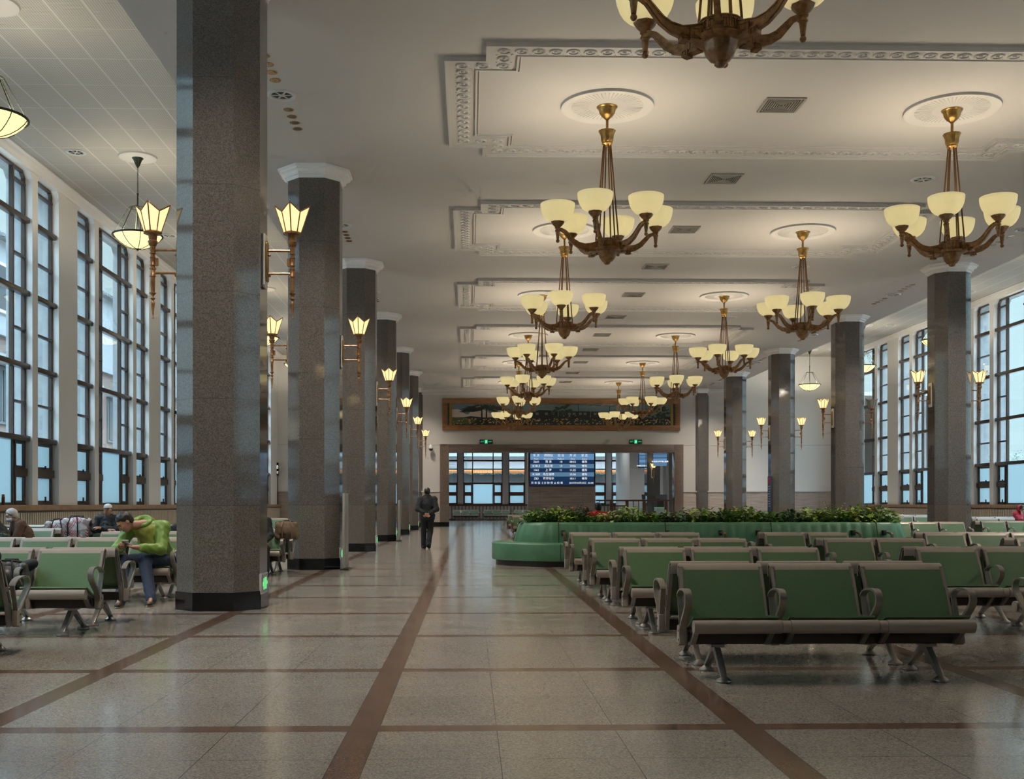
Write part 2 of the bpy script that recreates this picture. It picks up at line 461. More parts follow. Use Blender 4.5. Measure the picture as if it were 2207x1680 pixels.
ORD = ['nearest', 'second', 'third', 'fourth', 'fifth', 'sixth', 'seventh', 'eighth', 'ninth', 'tenth', 'eleventh', 'twelfth', 'thirteenth']
# ================================================================ the setting
b = MB(); b.box(-12, 34, YB - .2, YR + 1, -0.2, 0)
struct('floor', b, 'terrazzo_floor')

# main ceiling: a lower slab over the nave, with its cornice edges
b = MB(); b.box(MXL, MXR, YB, YE + .1, ZC, ZA + .15)
main_ceiling = struct('ceiling', b, 'ceiling_paint')
b = MB(); b.box(XL - .55, MXL - .003, YB, YE, ZA, ZA + .15)
struct('ceiling_left_aisle', b, 'perforated_ceiling')
b = MB(); b.box(MXR + .003, XR + .55, YB, YE, ZA, ZA + .15)
struct('ceiling_right_aisle', b, 'perforated_ceiling')

# window walls ---------------------------------------------------
Z_SILL, Z_HEAD = 1.20, 9.09
BAYS = range(-2, 6)
def openings():
    for k in BAYS:
        c = C0 + S * k
        yield ('narrow', c - 1.98, c - 0.65); yield ('narrow', c + 0.65, c + 1.98); yield ('big', c + 2.31, c + 5.41)
def window_wall(name, x0, sg):
    th = 0.62
    b = MB()
    ops = sorted([o for o in openings()], key=lambda o: o[1])
    for ci, (da, db) in enumerate(((0, .235), (.235, th))):
        xs = sorted((x0 + sg * da, x0 + sg * db)); b.cur = ci
        _wall(b, xs, ops)
    return struct(name, b, ['white_plaster', 'outside_render'])
def _wall(b, xs, ops):
    y = YB
    for kind, a, c in ops:
        if a > y: b.box(xs[0], xs[1], y, a, Z_SILL, Z_HEAD)
        if a >= y - 1e-6 or True:
            q = 0.12 if kind == 'narrow' else 0.16
            b.prism([(a, Z_HEAD), (a, Z_HEAD - q), (a + q, Z_HEAD)], xs[0], xs[1], 'x')
            b.prism([(c, Z_HEAD), (c - q, Z_HEAD), (c, Z_HEAD - q)], xs[0], xs[1], 'x')
        y = c
    b.box(xs[0], xs[1], y, YE + .1, Z_SILL, Z_HEAD)
    b.box(xs[0], xs[1], YB, YE + .1, Z_HEAD, ZA + .15)
    b.box(xs[0], xs[1], YB, YE + .1, 0, Z_SILL - .07)
window_wall('wall_left', XL, -1)
window_wall('wall_right', XR, 1)
for side, x0, sg in (('left', XL, -1), ('right', XR, 1)):
    b = MB()
    prof = [(0, ZA), (0, ZA - .19), (.05, ZA - .19), (.07, ZA - .15), (.13, ZA - .11), (.15, ZA - .05), (.24, ZA - .03), (.24, ZA)]
    b.prism([(x0 - sg * p[0], p[1]) for p in prof], YB, YE, 'y')
    struct('trim_cornice_' + side, b, 'white_plaster')
    b = MB(); b.box(*sorted((x0 - sg * .22, x0 + sg * .40)), YB, YE, 1.07, 1.20)
    struct('trim_ledge_' + side, b, 'sill_wood', bevel=.01)
    b = MB()
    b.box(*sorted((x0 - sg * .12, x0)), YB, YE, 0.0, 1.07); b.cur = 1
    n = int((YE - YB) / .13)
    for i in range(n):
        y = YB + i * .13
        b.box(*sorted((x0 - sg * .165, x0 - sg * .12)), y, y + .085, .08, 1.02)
    struct('wall_%s_radiator_cover' % side, b, ['cover_shadow', 'radiator_cover'])

# windows ---------------------------------------------------------
RAILS = [2.77, 4.47, 6.20, 7.93]
def window_parts(W, big, tilt=False, top=Z_HEAD, chamf=None, mat_t='bronze_frame', mat_r='window_rail', rails=RAILS):
    """meshes in a local frame: width along local x, room side is -y"""
    f = MB(); q = chamf
    t = .055
    f.box(-W / 2, -W / 2 + t, -.04, .05, Z_SILL, top - q); f.box(W / 2 - t, W / 2, -.04, .05, Z_SILL, top - q)
    f.box(-W / 2, W / 2, -.04, .05, Z_SILL, Z_SILL + t)
    f.box(-W / 2 + q, W / 2 - q, -.04, .05, top - t, top)
    if q:
        for s in (-1, 1):
            f.prism([(s * W / 2, top - q), (s * (W / 2 - q), top), (s * (W / 2 - q), top - t * 1.4), (s * (W / 2 - t), top - q)], -.04, .05, 'y')
    wm = .70
    if big:
        for s in (-1, 1):
            x = s * (W / 2 - wm); f.box(x - .035, x + .035, -.05, .05, Z_SILL, top - .05)
    spans = [(-W / 2, -W / 2 + wm), (W / 2 - wm, W / 2)] if big else [(-W / 2, W / 2)]
    for a, c in spans:                                             # opening lights below, thin bars above
        for z0, z1 in ((Z_SILL, 1.92), (2.02, 2.70)):
            a0, c0 = a + .05, c - .05
            f.box(a0, a0 + .075, -.06, .0, z0 + .02, z1); f.box(c0 - .075, c0, -.06, .0, z0 + .02, z1)
            f.box(a0, c0, -.06, .0, z0 + .02, z0 + .10); f.box(a0, c0, -.06, .0, z1 - .07, z1)
        f.box(a, c, -.09, .04, 1.88, 2.06)
        zz = [(rails[i] + (rails[i + 1] if i + 1 < len(rails) else rails[i] + 1.7)) / 2 for i in range(len(rails))]
        for z in zz:
            if z < top - .15: f.box(a, c, -.05, .04, z - .028, z + .028)
    fr = f
    r = MB()
    for z in rails:
        if z < top - .1: r.box(-W / 2 - .0, W / 2 + .0, -.15, .02, z - .062, z + .062)
    gl = MB(); fz = MB()
    pts = [(-W / 2 + .01, 2.77), (W / 2 - .01, 2.77), (W / 2 - .01, top - q), (W / 2 - q, top - .01), (-W / 2 + q, top - .01), (-W / 2 + .01, top - q)]
    if q == 0: pts = [(-W / 2 + .01, 2.77), (W / 2 - .01, 2.77), (W / 2 - .01, top - .01), (-W / 2 + .01, top - .01)]
    gl.prism(pts, .0, .012, 'y')
    fz.box(-W / 2 + .01, W / 2 - .01, -.002, .010, Z_SILL + .01, 2.76)
    h = MB()
    for a, c in spans:
        xm = (a + c) / 2
        h.box(xm + .10, xm + .125, -.10, -.06, 1.27, 1.40); h.box(xm + .10, xm + .125, -.10, -.06, 2.08, 2.16)
    return fr, r, gl, fz, h
def make_window(kind, W, name):
    fr, r, gl, fz, h = window_parts(W, kind == 'big', chamf=.16 if kind == 'big' else .12)
    o = fr.build(name, 'bronze_frame'); tag(o, kind='structure')
    r.build('window_rail', 'window_rail', o, bevel=.012)
    gl.build('clear_pane', 'clear_glass', o); fz.build('frosted_pane', 'frosted_glass', o)
    h.build('window_latch', 'bronze_frame', o)
    return o
wn_i = 1
protos = {}
for side, x0, sg in (('left', XL, -1), ('right', XR, 1)):
    for kind, a, c in openings():
        x = x0 + sg * .20; rz = PI / 2 if sg < 0 else -PI / 2
        if kind not in protos:
            o = make_window(kind, c - a, 'window_1' if not protos else 'window_2')
            protos[kind] = tree(o)
            wn_i += 1 if len(protos) == 1 else 0
        else:
            wn_i += 1
            o = copy_tree(protos[kind]); o.name = 'window_%d' % wn_i
        o.location = (x, (a + c) / 2, 0); o.rotation_euler = (0, 0, rz)
bpy.context.view_layer.update()

# end wall with the wide granite portal -----------------------------
PX0, PX1 = ax(967.5, YE), ax(1453, YE)            # clear opening
OX0, OX1 = ax(948, YE), ax(1472.5, YE)            # outside of the granite surround
PZ, OZ = az(1200, 976, YE), az(1200, 958.5, YE)
b = MB(); b.box(XL - .5, MXL, YE, YE + .5, 0, ZA + .15); b.box(MXR, XR + .5, YE, YE + .5, 0, ZA + .15)
struct('wall_end_aisles', b, 'white_plaster')  # end wall whitened here, standing in for the brighter aisle daylight
b = MB()
b.box(MXL, OX0, YE, YE + .5, 0, ZA + .15); b.box(OX1, MXR, YE, YE + .5, 0, ZA + .15)
b.box(OX0, OX1, YE, YE + .5, OZ, ZA + .15)
struct('wall_end', b, 'plaster')
b = MB()
b.box(OX0, PX0, YE - .08, YE + .62, .24, OZ); b.box(PX1, OX1, YE - .08, YE + .62, .24, OZ)
b.box(PX0, PX1, YE - .08, YE + .62, PZ, OZ)
struct('trim_portal_surround', b, 'brown_granite', bevel=.015)
b = MB(); b.box(OX0 - .01, PX0 + .01, YE - .1, YE + .64, 0, .24); b.box(PX1 - .01, OX1 + .01, YE - .1, YE + .64, 0, .24)
struct('trim_portal_plinth', b, 'black_granite')
# wainscot, its capping and the skirting of the end wall
b = MB()
for a, c in ((XL, OX0 - .0), (OX1, XR)): b.box(a, c, YE - .03, YE, .24, 1.86)
struct('wall_end_wainscot', b, 'travertine')
b = MB()
for a, c in ((XL, OX0), (OX1, XR)): b.box(a, c, YE - .07, YE, 1.86, 1.93)
b.box(OX1, XR, YE - .015, YE, 4.42, 4.44); b.box(XL, OX0, YE - .015, YE, 4.42, 4.44)
struct('trim_dado', b, 'relief_plaster', bevel=.01)
b = MB()
for a, c in ((XL, OX0), (OX1, XR)): b.box(a, c, YE - .05, YE, 0, .24)
struct('baseboard_end', b, 'black_granite')
b = MB(); prof = [(YE, ZC), (YE, ZC - .34), (YE - .05, ZC - .34), (YE - .06, ZC - .24), (YE - .15, ZC - .17), (YE - .17, ZC - .08), (YE - .30, ZC - .05), (YE - .30, ZC)]
b.prism([(p[0], p[1]) for p in prof], MXL, MXR, 'x')
struct('trim_end_cornice', b, 'relief_plaster')
b = MB(); b.box(XL - .6, XR + .6, YB - .3, YB, 0, ZA + .15)
struct('wall_behind', b, 'plaster')

# columns -----------------------------------------------------------
def octo(fw, ch):
    h = fw / 2; q = h + ch
    return [(-h, -q), (h, -q), (q, -h), (q, h), (h, q), (-h, q), (-q, h), (-q, -h)]
def make_column(first):
    b = MB(); b.prism(octo(.46, .25), .21, 7.27, 'z')
    root = b.build('column', 'grey_granite')
    p = MB(); p.prism(octo(.465, .262), 0, .21, 'z'); p.build('plinth', 'black_granite', root)
    c = MB()
    for w, ch, z0, z1 in ((.47, .265, 7.25, 7.31), (.49, .30, 7.31, 7.35), (.53, .36, 7.39, 7.43), (.55, .39, 7.43, 7.47)):
        c.prism(octo(w, ch), z0, z1, 'z')
    lo, hi = octo(.49, .30), octo(.53, .36)
    c.add([(*q, 7.35) for q in lo] + [(*q, 7.39) for q in hi], [(i, (i + 1) % 8, (i + 1) % 8 + 8, i + 8) for i in range(8)])
    c.build('capital', 'white_plaster', root)
    return root
rows = {'left': (CXL, [-1, 0, 1, 2, 3, 4, 5, 6]), 'right': (CXR, [1, 2, 3, 4, 5, 6])}
ct = None
for side, (x, ks) in rows.items():
    for n_, k in enumerate(ks):
        if ct is None: o = make_column(0); ct = tree(o)
        else: o = copy_tree(ct)
        o.location = (x, C0 + S * k, 0)
        v = k if side == 'left' else k - 1
        if k == -1: lab = 'granite column of the left row, beside the camera'
        else: lab = 'octagonal grey granite column, %s one of the %s row down the hall' % (ORD[k] if side == 'left' else ORD[k - 1], side)
        tag(o, lab, 'column', 'granite columns of the %s row' % side)

# ceiling relief frames (coffers), medallions ----------------------
def coffer(yc):
    X0, X1, Y0, Y1 = -.36, 10.05, yc - 2.35, yc + 2.35
    sx, sy = .58, .50
    def outline(d):
        x0, x1, y0, y1 = X0 + d, X1 - d, Y0 + d, Y1 - d
        return [(x0 + sx, y0), (x1 - sx, y0), (x1 - sx, y0 + sy), (x1, y0 + sy), (x1, y1 - sy), (x1 - sx, y1 - sy), (x1 - sx, y1), (x0 + sx, y1),
                (x0 + sx, y1 - sy), (x0, y1 - sy), (x0, y0 + sy), (x0 + sx, y0 + sy)]
    b = MB()
    for d0, d1, h in ((0, .05, .075), (.05, .09, .055), (.09, .13, .04), (.13, .38, .03), (.44, .47, .028), (.49, .51, .02)):
        A = outline(d0); B = outline(d1); z = ZC - h; n = len(A)
        vs = [(*p, ZC + .01) for p in A] + [(*p, z) for p in A] + [(*p, z) for p in B] + [(*p, ZC + .01) for p in B]
        fs = []
        for r in range(3):
            for i in range(n):
                j = (i + 1) % n; fs.append((r * n + i, r * n + j, (r + 1) * n + j, (r + 1) * n + i))
        b.add(vs, fs)
    # guilloche: rings with a boss, and bead rows either side
    A = outline(.255)
    for i in range(len(A)):
        p, q = Vector(A[i]), Vector(A[(i + 1) % len(A)]); L = (q - p).length; n = max(2, round(L / .235)); 
        for k in range(n):
            c = p + (q - p) * (k + .0) / n
            t = (q - p).normalized()
            ring = [Vector((c.x + .082 * math.cos(a), c.y + .082 * math.sin(a), ZC - .034)) for a in [2 * PI * m / 10 for m in range(10)]]
            b.tube(ring, .017, 5, closed=True)
            b.lathe([(1e-4, ZC - .055), (.022, ZC - .045), (.03, ZC - .028)], 6, (c.x, c.y))
            for s in (-1, 1):
                nx, ny = -t.y * s, t.x * s
                d = c + Vector((nx, ny)) * .105 + t * .117
                b.box(d.x - .012, d.x + .012, d.y - .012, d.y + .012, ZC - .036, ZC - .028)
    return b
cz = coffer(0)
cz0 = cz.build('trim_1', 'relief_plaster', smooth=True, angle=40); tag(cz0, kind='structure')
CHY = [17.02 + S * k for k in range(-1, 6)]
for i, y in enumerate(CHY):
    o = cz0 if i == 0 else cz0.copy()
    if i: COL.objects.link(o); o.name = 'trim_%d' % (i + 1)
    o.location = (0, y, 0)
def medallion():
    b = MB(); b.lathe([(1e-4, ZC - .018), (.17, ZC - .018), (.60, ZC - .012), (.66, ZC - .03), (.70, ZC - .045), (.725, ZC - .04), (.73, ZC)], 48)
    for k in range(54):
        m = Matrix.Rotation(2 * PI * k / 54, 4, 'Z')
        b.tube([(.30, 0, ZC - .016), (.44, 0, ZC - .0145), (.56, 0, ZC - .0125)], [.003, .006, .008], 6, mtx=m)
    return b
CHX = (2.15, 7.62)
md0 = None; i_ = 8
for x in CHX:
    for y in CHY:
        if md0 is None: md0 = medallion().build('trim_8', 'relief_plaster', smooth=True); o = md0
        else: i_ += 1; o = md0.copy(); COL.objects.link(o); o.name = 'trim_%d' % i_
        tag(o, kind='structure'); o.location = (x, y, 0)
for x, ys in ((-7.7, [17.7 + S * k for k in range(-1, 6)]), (17.7, [17.7 + S * k for k in range(-1, 6)])):
    for y in ys:
        i_ += 1
        if x < 0 and y < 11:
            b = MB(); b.lathe([(1e-4, -.03), (.42, -.03), (.44, 0)], 36); pd0 = b.build('trim_%d' % i_, 'relief_plaster', smooth=True); o = pd0
        else: o = pd0.copy(); COL.objects.link(o); o.name = 'trim_%d' % i_
        tag(o, kind='structure'); o.location = (x, y, ZA)

# air grilles down the middle of the ceiling
def make_grille():
    b = MB(); s = .31
    root = MB().box(-s, s, -s, s, -.008, 0).build('ceiling_grille', 'grille_dark')
    f = MB()
    for a, c in ((s, s - .035),):
        f.box(-a, a, -a, -c, -.022, .0); f.box(-a, a, c, a, -.022, 0); f.box(-a, -c, -c, c, -.022, 0); f.box(c, a, -c, c, -.022, 0)
    f.build('frame', 'grille_metal', root, bevel=.004)
    l = MB()
    for k in range(7):
        a = s - .055 - k * .036; c = a - .013
        if c <= 0: break
        z0, z1 = -.020, -.008
        l.box(-a, a, -a, -c, z0, z1); l.box(-a, a, c, a, z0, z1); l.box(-a, -c, -c, c, z0, z1); l.box(c, a, -c, c, z0, z1)
    l.build('louvre', 'grille_metal', root)
    return root
gt = None
for k in range(11):
    if gt is None: o = make_grille(); gt = tree(o)
    else: o = copy_tree(gt)
    o.location = (4.87, 16.9 + S / 2 * k, ZC)
    tag(o, 'square slatted air grille on the ceiling centre line, %s from the camera' % ORD[k], 'air vent', 'air grilles along the ceiling')
# round diffusers and downlights
def make_diffuser():
    root = MB().lathe([(.155, -.001), (.165, -.022), (.205, -.03), (.225, -.018), (.23, 0)], 32).build('round_diffuser', 'white_metal', smooth=True)
    MB().lathe([(1e-4, -.004), (.16, -.004)], 28).build('backing', 'grille_dark', root)
    v = MB(); v.lathe([(1e-4, -.02), (.045, -.02), (.05, -.004)], 16)
    for k in range(6): v.box(.045, .16, -.012, .012, -.016, -.004, Matrix.Rotation(PI / 3 * k, 4, 'Z'))
    v.build('vane', 'white_metal', root)
    return root
dt = None
def put_diff(x, y, z, lab, grp):
    global dt
    if dt is None: o = make_diffuser(); dt = tree(o)
    else: o = copy_tree(dt)
    o.location = (x, y, z); tag(o, lab, 'air vent', grp)
def make_downlight():
    root = MB().lathe([(.062, .001), (.068, -.006), (.082, -.007), (.086, 0)], 20).build('downlight', 'old_brass', smooth=True)
    MB().lathe([(1e-4, -.0015), (.03, -.0015), (.066, -.004)], 14).build('reflector', 'gold_reflector', root)
    l = bpy.data.lights.new('downlight_beam', 'SPOT'); l.energy = SPOT_W; l.spot_size = math.radians(125); l.spot_blend = .8; l.shadow_soft_size = .05; l.color = (1.0, .90, .77)
    s_ = bpy.data.objects.new('beam', l); COL.objects.link(s_); s_.parent = root; s_.location = (0, 0, -.03)
    bpy.context.view_layer.update()
    return root
dl = None
for side, x, ks in (('left', -2.87, range(-1, 6)), ('right', 12.6, range(-1, 6))):
    for k in ks:
        yc = 16.68 + S * k; w = (ORD[k] if side == 'left' else ORD[k - 1]) if k >= (0 if side == 'left' else 1) else ('overhead', 'near overhead', 'far overhead')[k + 2]
        put_diff(x, yc, ZC, 'round white diffuser amid the %s downlight cluster of the %s column row' % (w, side), 'round diffusers between the columns')
        for j, dy in enumerate((-1.45, -1.15, -.86, -.57, .63, .93, 1.22, 1.51)):
            if dl is None: o = make_downlight(); dl = tree(o)
            else: o = copy_tree(dl)
            o.location = (x, yc + dy, ZC)
            tag(o, 'brass downlight, %s of eight in the %s cluster of the %s column row' % (ORD[j], w, side), 'downlight', 'brass ceiling downlights')
for k in range(0, 5):
    put_diff(8.7, 20.7 + S * k, ZC, 'round white diffuser on the right part of the main ceiling, %s from the camera' % ORD[k], 'round diffusers on the main ceiling')
for k in range(0, 4):
    put_diff(-9.0, 25.1 - S + S * k, ZA, 'round white diffuser in the left perforated ceiling, %s from the camera' % ORD[k], 'round diffusers in the left aisle')
for k in range(0, 4):
    put_diff(18.9, 33 + S * k, ZA, 'round white diffuser in the right perforated ceiling, %s from the camera' % ORD[k], 'round diffusers in the right aisle')

# ================================================================ the room beyond the portal
XW0, XW1 = -6.0, 26.0
b = MB()
zt = 5.6
Wn = [('narrow', ax(942, YR), ax(986.5, YR)), ('big', ax(998.5, YR), ax(1083, YR)), ('narrow', ax(1096, YR), ax(1132, YR)), ('big', ax(1146, YR), ax(1230, YR)),
      ('narrow', ax(1243, YR), ax(1282, YR)), ('big', ax(1250.5 + 14, YR) + .9, ax(1305, YR)), ('narrow', ax(1318, YR), ax(1354, YR))]
Wn = [Wn[0], Wn[1], Wn[2], ('big', ax(1145, YR), ax(1208, YR)), ('narrow', ax(1221, YR), ax(1257, YR)), ('narrow', ax(1268, YR), ax(1306, YR)), ('narrow', ax(1318, YR), ax(1354, YR)), ('narrow', ax(1443, YR), ax(1475, YR))]
x = XW0
for kind, a, c in Wn:
    b.box(x, a, YR, YR + .4, Z_SILL, zt + .2); x = c
b.box(x, XW1, YR, YR + .4, Z_SILL, zt + .2)
b.box(XW0, XW1, YR, YR + .4, 0, Z_SILL - .07); b.box(XW0, XW1, YR, YR + .4, zt, 7.4)
struct('wall_far', b, 'plaster')
b = MB(); b.box(XW0, XW1, YR - .2, YR + .38, Z_SILL - .09, Z_SILL); struct('trim_far_ledge', b, 'brown_wood_frame')
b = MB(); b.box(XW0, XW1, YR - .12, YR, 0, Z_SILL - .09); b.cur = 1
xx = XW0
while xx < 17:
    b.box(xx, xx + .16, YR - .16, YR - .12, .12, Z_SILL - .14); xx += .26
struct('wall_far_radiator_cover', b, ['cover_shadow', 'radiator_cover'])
for kind, a, c in Wn:
    W = c - a
    fr, r, gl, fz, h = window_parts(W, kind == 'big', top=zt, chamf=0, rails=[2.77, 4.47])
    wn_i += 1
    o = tag(fr.build('window_%d' % wn_i, 'brown_wood_frame'), kind='structure')
    r.build('window_rail', 'brown_wood_frame', o); gl.build('clear_pane', 'clear_glass', o); fz.build('frosted_pane', 'frosted_glass', o)
    o.location = ((a + c) / 2, YR + .08, 0)
b = MB(); b.box(XW0, XW1, YE + .5, YR + .4, 7.2, 7.4); struct('ceiling_far_room', b, 'ceiling_paint')
b = MB(); b.box(XW0 - .3, XW0, YE + .5, YR, 0, 7.2); b.box(XW1, XW1 + .3, YE + .5, YR, 0, 7.2); struct('wall_far_sides', b, 'plaster')
# the stone block carrying the departure board
BY = 63.0
bx0, bx1 = ax(1138, BY), ax(1283.5, BY)
b = MB(); b.box(bx0, bx1, BY, BY + .9, 0, 6.0); struct('wall_board_block', b, 'travertine')
# white wall and granite pier right of the stairs
wy = 74.0
b = MB(); b.box(ax(1357, wy), ax(1395, wy), wy, wy + 7, 0, 7.2); b.box(ax(1415, wy), ax(1440, wy), wy + 2, wy + 7.2, 0, 7.2)
struct('wall_stair', b, 'white_plaster')
b = MB(); b.box(ax(1393, wy - 4), ax(1421, wy - 4), wy - 4.3, wy - 3.2, 0, 7.2)
b.box(ax(1440, wy - 4), ax(1448, wy - 4), wy - 4.3, wy - 3.2, 0, 7.2)
struct('wall_granite_pier', b, 'grey_granite')
# left aisle: door with its frame in the end wall
dx0, dx1 = ax(587, YE), ax(598, YE)
b = MB(); b.box(dx0 - .02, dx1 + .02, YE - .14, YE - .02, 0, az(590, 1026, YE))
dr = tag(b.build('door_1', 'brown_wood_frame', bevel=.01), kind='structure')
MB().box(dx0 + .05, dx1 - .05, YE - .17, YE - .14, .05, az(590, 1031, YE)).build('door_leaf', 'honey_wood', dr)

# unseen downlights added to brighten the far room
for i in range(4):
    for j in range(3):
        o = copy_tree(dl); o.location = (-1 + i * 5.2, 63 + j * 6.5, 7.2)
        for c_ in kids(o):
            if c_.type == 'LIGHT':
                if (i, j) == (0, 0): fl_ = c_.data.copy(); fl_.energy = 330; fl_.color = (.92, .96, 1.0)
                c_.data = fl_
        tag(o, 'unseen ceiling downlight added to brighten the far room beyond the portal', 'downlight', 'added far room downlights')

# ================================================================ outdoors
b = MB(); b.box(-80, 90, -30, 160, -1.2, -1.0)
tag(b.build('pavement', pbr('wet_paving', (0.25, 0.27, 0.27), .5)), kind='structure')
pbr('ext_white', (0.28, 0.31, 0.33), .7, vary=(.3, .08)); pbr('ext_dark_glass', (0.05, 0.06, 0.07), .15); pbr('ext_frame', (0.75, .78, .8), .5)
g = NG('ext_brick'); x, y, z = g.sep(g.pos); j = g.band(z, .30, .03)
g.set(Base_Color=g.mix(j, (0.42, 0.27, 0.17), (0.22, 0.14, 0.09)), Roughness=.8)
pbr('ext_band', (0.20, 0.15, 0.13), .8); pbr('ext_roof', (0.13, 0.15, 0.16), .6)
bt = thing('office_building', 'pale building with white upper storey and brick base outside the left windows', 'building', (-24, 56, -1))
MB().box(-9, 0, -34, 34, 0, 5.6).build('brick_wall', 'ext_brick', bt)
MB().box(-9.1, .1, -34.1, 34.1, 5.6, 10.8).build('upper_wall', 'ext_band', bt)
MB().box(-9.2, .3, -34.2, 34.2, 10.8, 15.6).build('parapet_wall', 'ext_white', bt)
m_ = MB()
for k in range(120): m_.box(-9.6, .75, -34.3 + k * .57, -34.3 + k * .57 + .35, 15.6, 15.76)
m_.box(-9.5, .65, -34.4, 34.4, 15.58, 15.66)
m_.build('roof', 'ext_roof', bt)
for k in range(11):
    y = -31 + k * 6.0
    w = MB().box(.28, .42, y, y + 2.0, 11.9, 14.4).build('window', 'ext_frame', bt)
    MB().box(.40, .44, y + .15, y + .92, 12.05, 13.4).box(.40, .44, y + 1.08, y + 1.85, 12.05, 13.4).box(.40, .44, y + .15, y + 1.85, 13.55, 14.25).build('pane', 'ext_dark_glass', w)
    w = MB().box(.08, .2, y - .8, y + 2.8, 6.3, 9.2).build('window', 'ext_roof', bt)
    MB().box(.18, .24, y - .65, y + .9, 6.45, 9.05).box(.18, .24, y + 1.1, y + 2.65, 6.45, 9.05).build('pane', 'ext_dark_glass', w)
    MB().box(.1, .7, y - .9, y + 2.9, 9.3, 9.75).build('awning', 'ext_white', bt)
# platform roof with glazed tiles outside the far windows
pbr('tile_green', (0.01, 0.05, 0.045), .9, spec=.05); g = NG('tile_orange'); x, y, z = g.sep(g.tc.outputs['Object'])
g.set(Base_Color=g.mix(g.band(x, .22, .05), (0.20, 0.062, 0.018), (0.10, 0.03, 0.012)), Roughness=.9, Specular_IOR_Level=0.05)
pbr('ext_grey', (0.075, 0.073, 0.071), .8); pbr('ext_pinkish', (0.30, 0.265, 0.26), .8)
pr = thing('tiled_canopy', 'low building with orange glazed tile eaves and green ridge outside the far windows', 'building', (5, 92, -1))
zt_ = 1.0
def zz(py): return az(1100, py, 92) + 1.0
MB().box(-22, 26, .6, 3, 0, zz(1022)).build('wall', 'ext_grey', pr)
MB().add([(-22, -.1, zz(1020)), (26, -.1, zz(1020)), (26, 1.6, zz(1011)), (-22, 1.6, zz(1011)), (-22, 1.7, zz(1020)), (26, 1.7, zz(1020))], [(0, 1, 2, 3), (3, 2, 5, 4), (0, 4, 5, 1)]).build('roof', 'tile_orange', pr)
MB().box(-22, 26, 1.4, 1.8, zz(1011.5), zz(1009.3)).build('ridge', 'tile_green', pr)
e_ = MB(); e2 = MB()
n = 52
for k in range(n):
    x0 = -22 + 48 * k / n; w = 48 / n
    e_.prism([(x0, zz(1020)), (x0 + w, zz(1020)), (x0 + w * .75, zz(1022.3)), (x0 + w * .5, zz(1023.4)), (x0 + w * .25, zz(1022.3))], -.16, -.1, 'y')
    e2.tube([(x0, -.18, zz(1020.5)), (x0 + w * .25, -.18, zz(1022.9)), (x0 + w * .5, -.18, zz(1024)), (x0 + w * .75, -.18, zz(1022.9)), (x0 + w, -.18, zz(1020.5))], .05, 5)
e_.build('eaves_tiles', 'tile_orange', pr); e2.build('eaves_edge', 'tile_green', pr)
o = thing('pink_building', 'long pale pink building rising beyond the tiled roof', 'building', (5, 110, -1))
MB().box(-30, 40, 0, 8, 0, az(1100, 984.5, 110) + 1.0).build('wall', 'ext_pinkish', o)
MB().box(-30, 40, -.5, 8, az(1100, 984.5, 110) + 1.0, az(1100, 982, 110) + 1.0).build('roof', 'ext_white', o)
m_ = MB()
for x in (-7.6, -5.4): m_.tube([(x, -.3, 2), (x, -.3, az(1100, 978, 110) + 1)], .06, 6)
for k in range(12): m_.tube([(-7.6, -.3, 2 + k * .6), (-5.4, -.3, 2 + k * .6)], .05, 6)
m_.build('ladder', 'ext_roof', o)
# far trees beyond the right windows
pbr('far_tree', (0.20, 0.27, 0.22), .9)
for i, (px, py, w) in enumerate(((2189, 990, 3.2), (1885, 1010, 4.0), (1992, 1003, 3))):
    Y = 62 if px > 2100 else 95
    X = ax(px, Y) ; X = max(X, 26)
    t = thing('tree', ['leafless pale tree top above the frosted pane at the far right window', 'distant tree top in the window just right of the fourth right column', 'distant tree top seen between the narrow right windows'][i], 'tree', (X, Y, -1))
    zc = az(px, py, Y) + 1
    MB().tube([(0, 0, 0), (.1, 0, zc * .6), (0, 0, zc)], [.25, .18, .05], 8).build('trunk', 'far_tree', t)
    lv = MB(); rn = random.Random(i)
    for k in range(900):
        a = rn.random() * 2 * PI; r = w * .5 * rn.random() ** .5; z = zc + (rn.random() - .75) * w * .55
        c = Vector((r * math.cos(a), r * math.sin(a), z)); s = .07
        q = [c + Vector((rn.uniform(-s, s), rn.uniform(-s, s), rn.uniform(-s, s))) for _ in range(3)]
        lv.add(q, [(0, 1, 2)])
    lv.build('crown', 'far_tree', t)
# ================================================================ lamps
def bulb(parent, loc, watts, radius=.05, col=(1.0, 0.88, 0.68)):
    l = bpy.data.lights.get('bulb_%g' % watts)
    if l is None:
        l = bpy.data.lights.new('bulb_%g' % watts, 'POINT'); l.energy = watts; l.shadow_soft_size = radius; l.color = col
    o = bpy.data.objects.new('bulb', l); COL.objects.link(o); o.parent = parent; o.location = loc
    return o
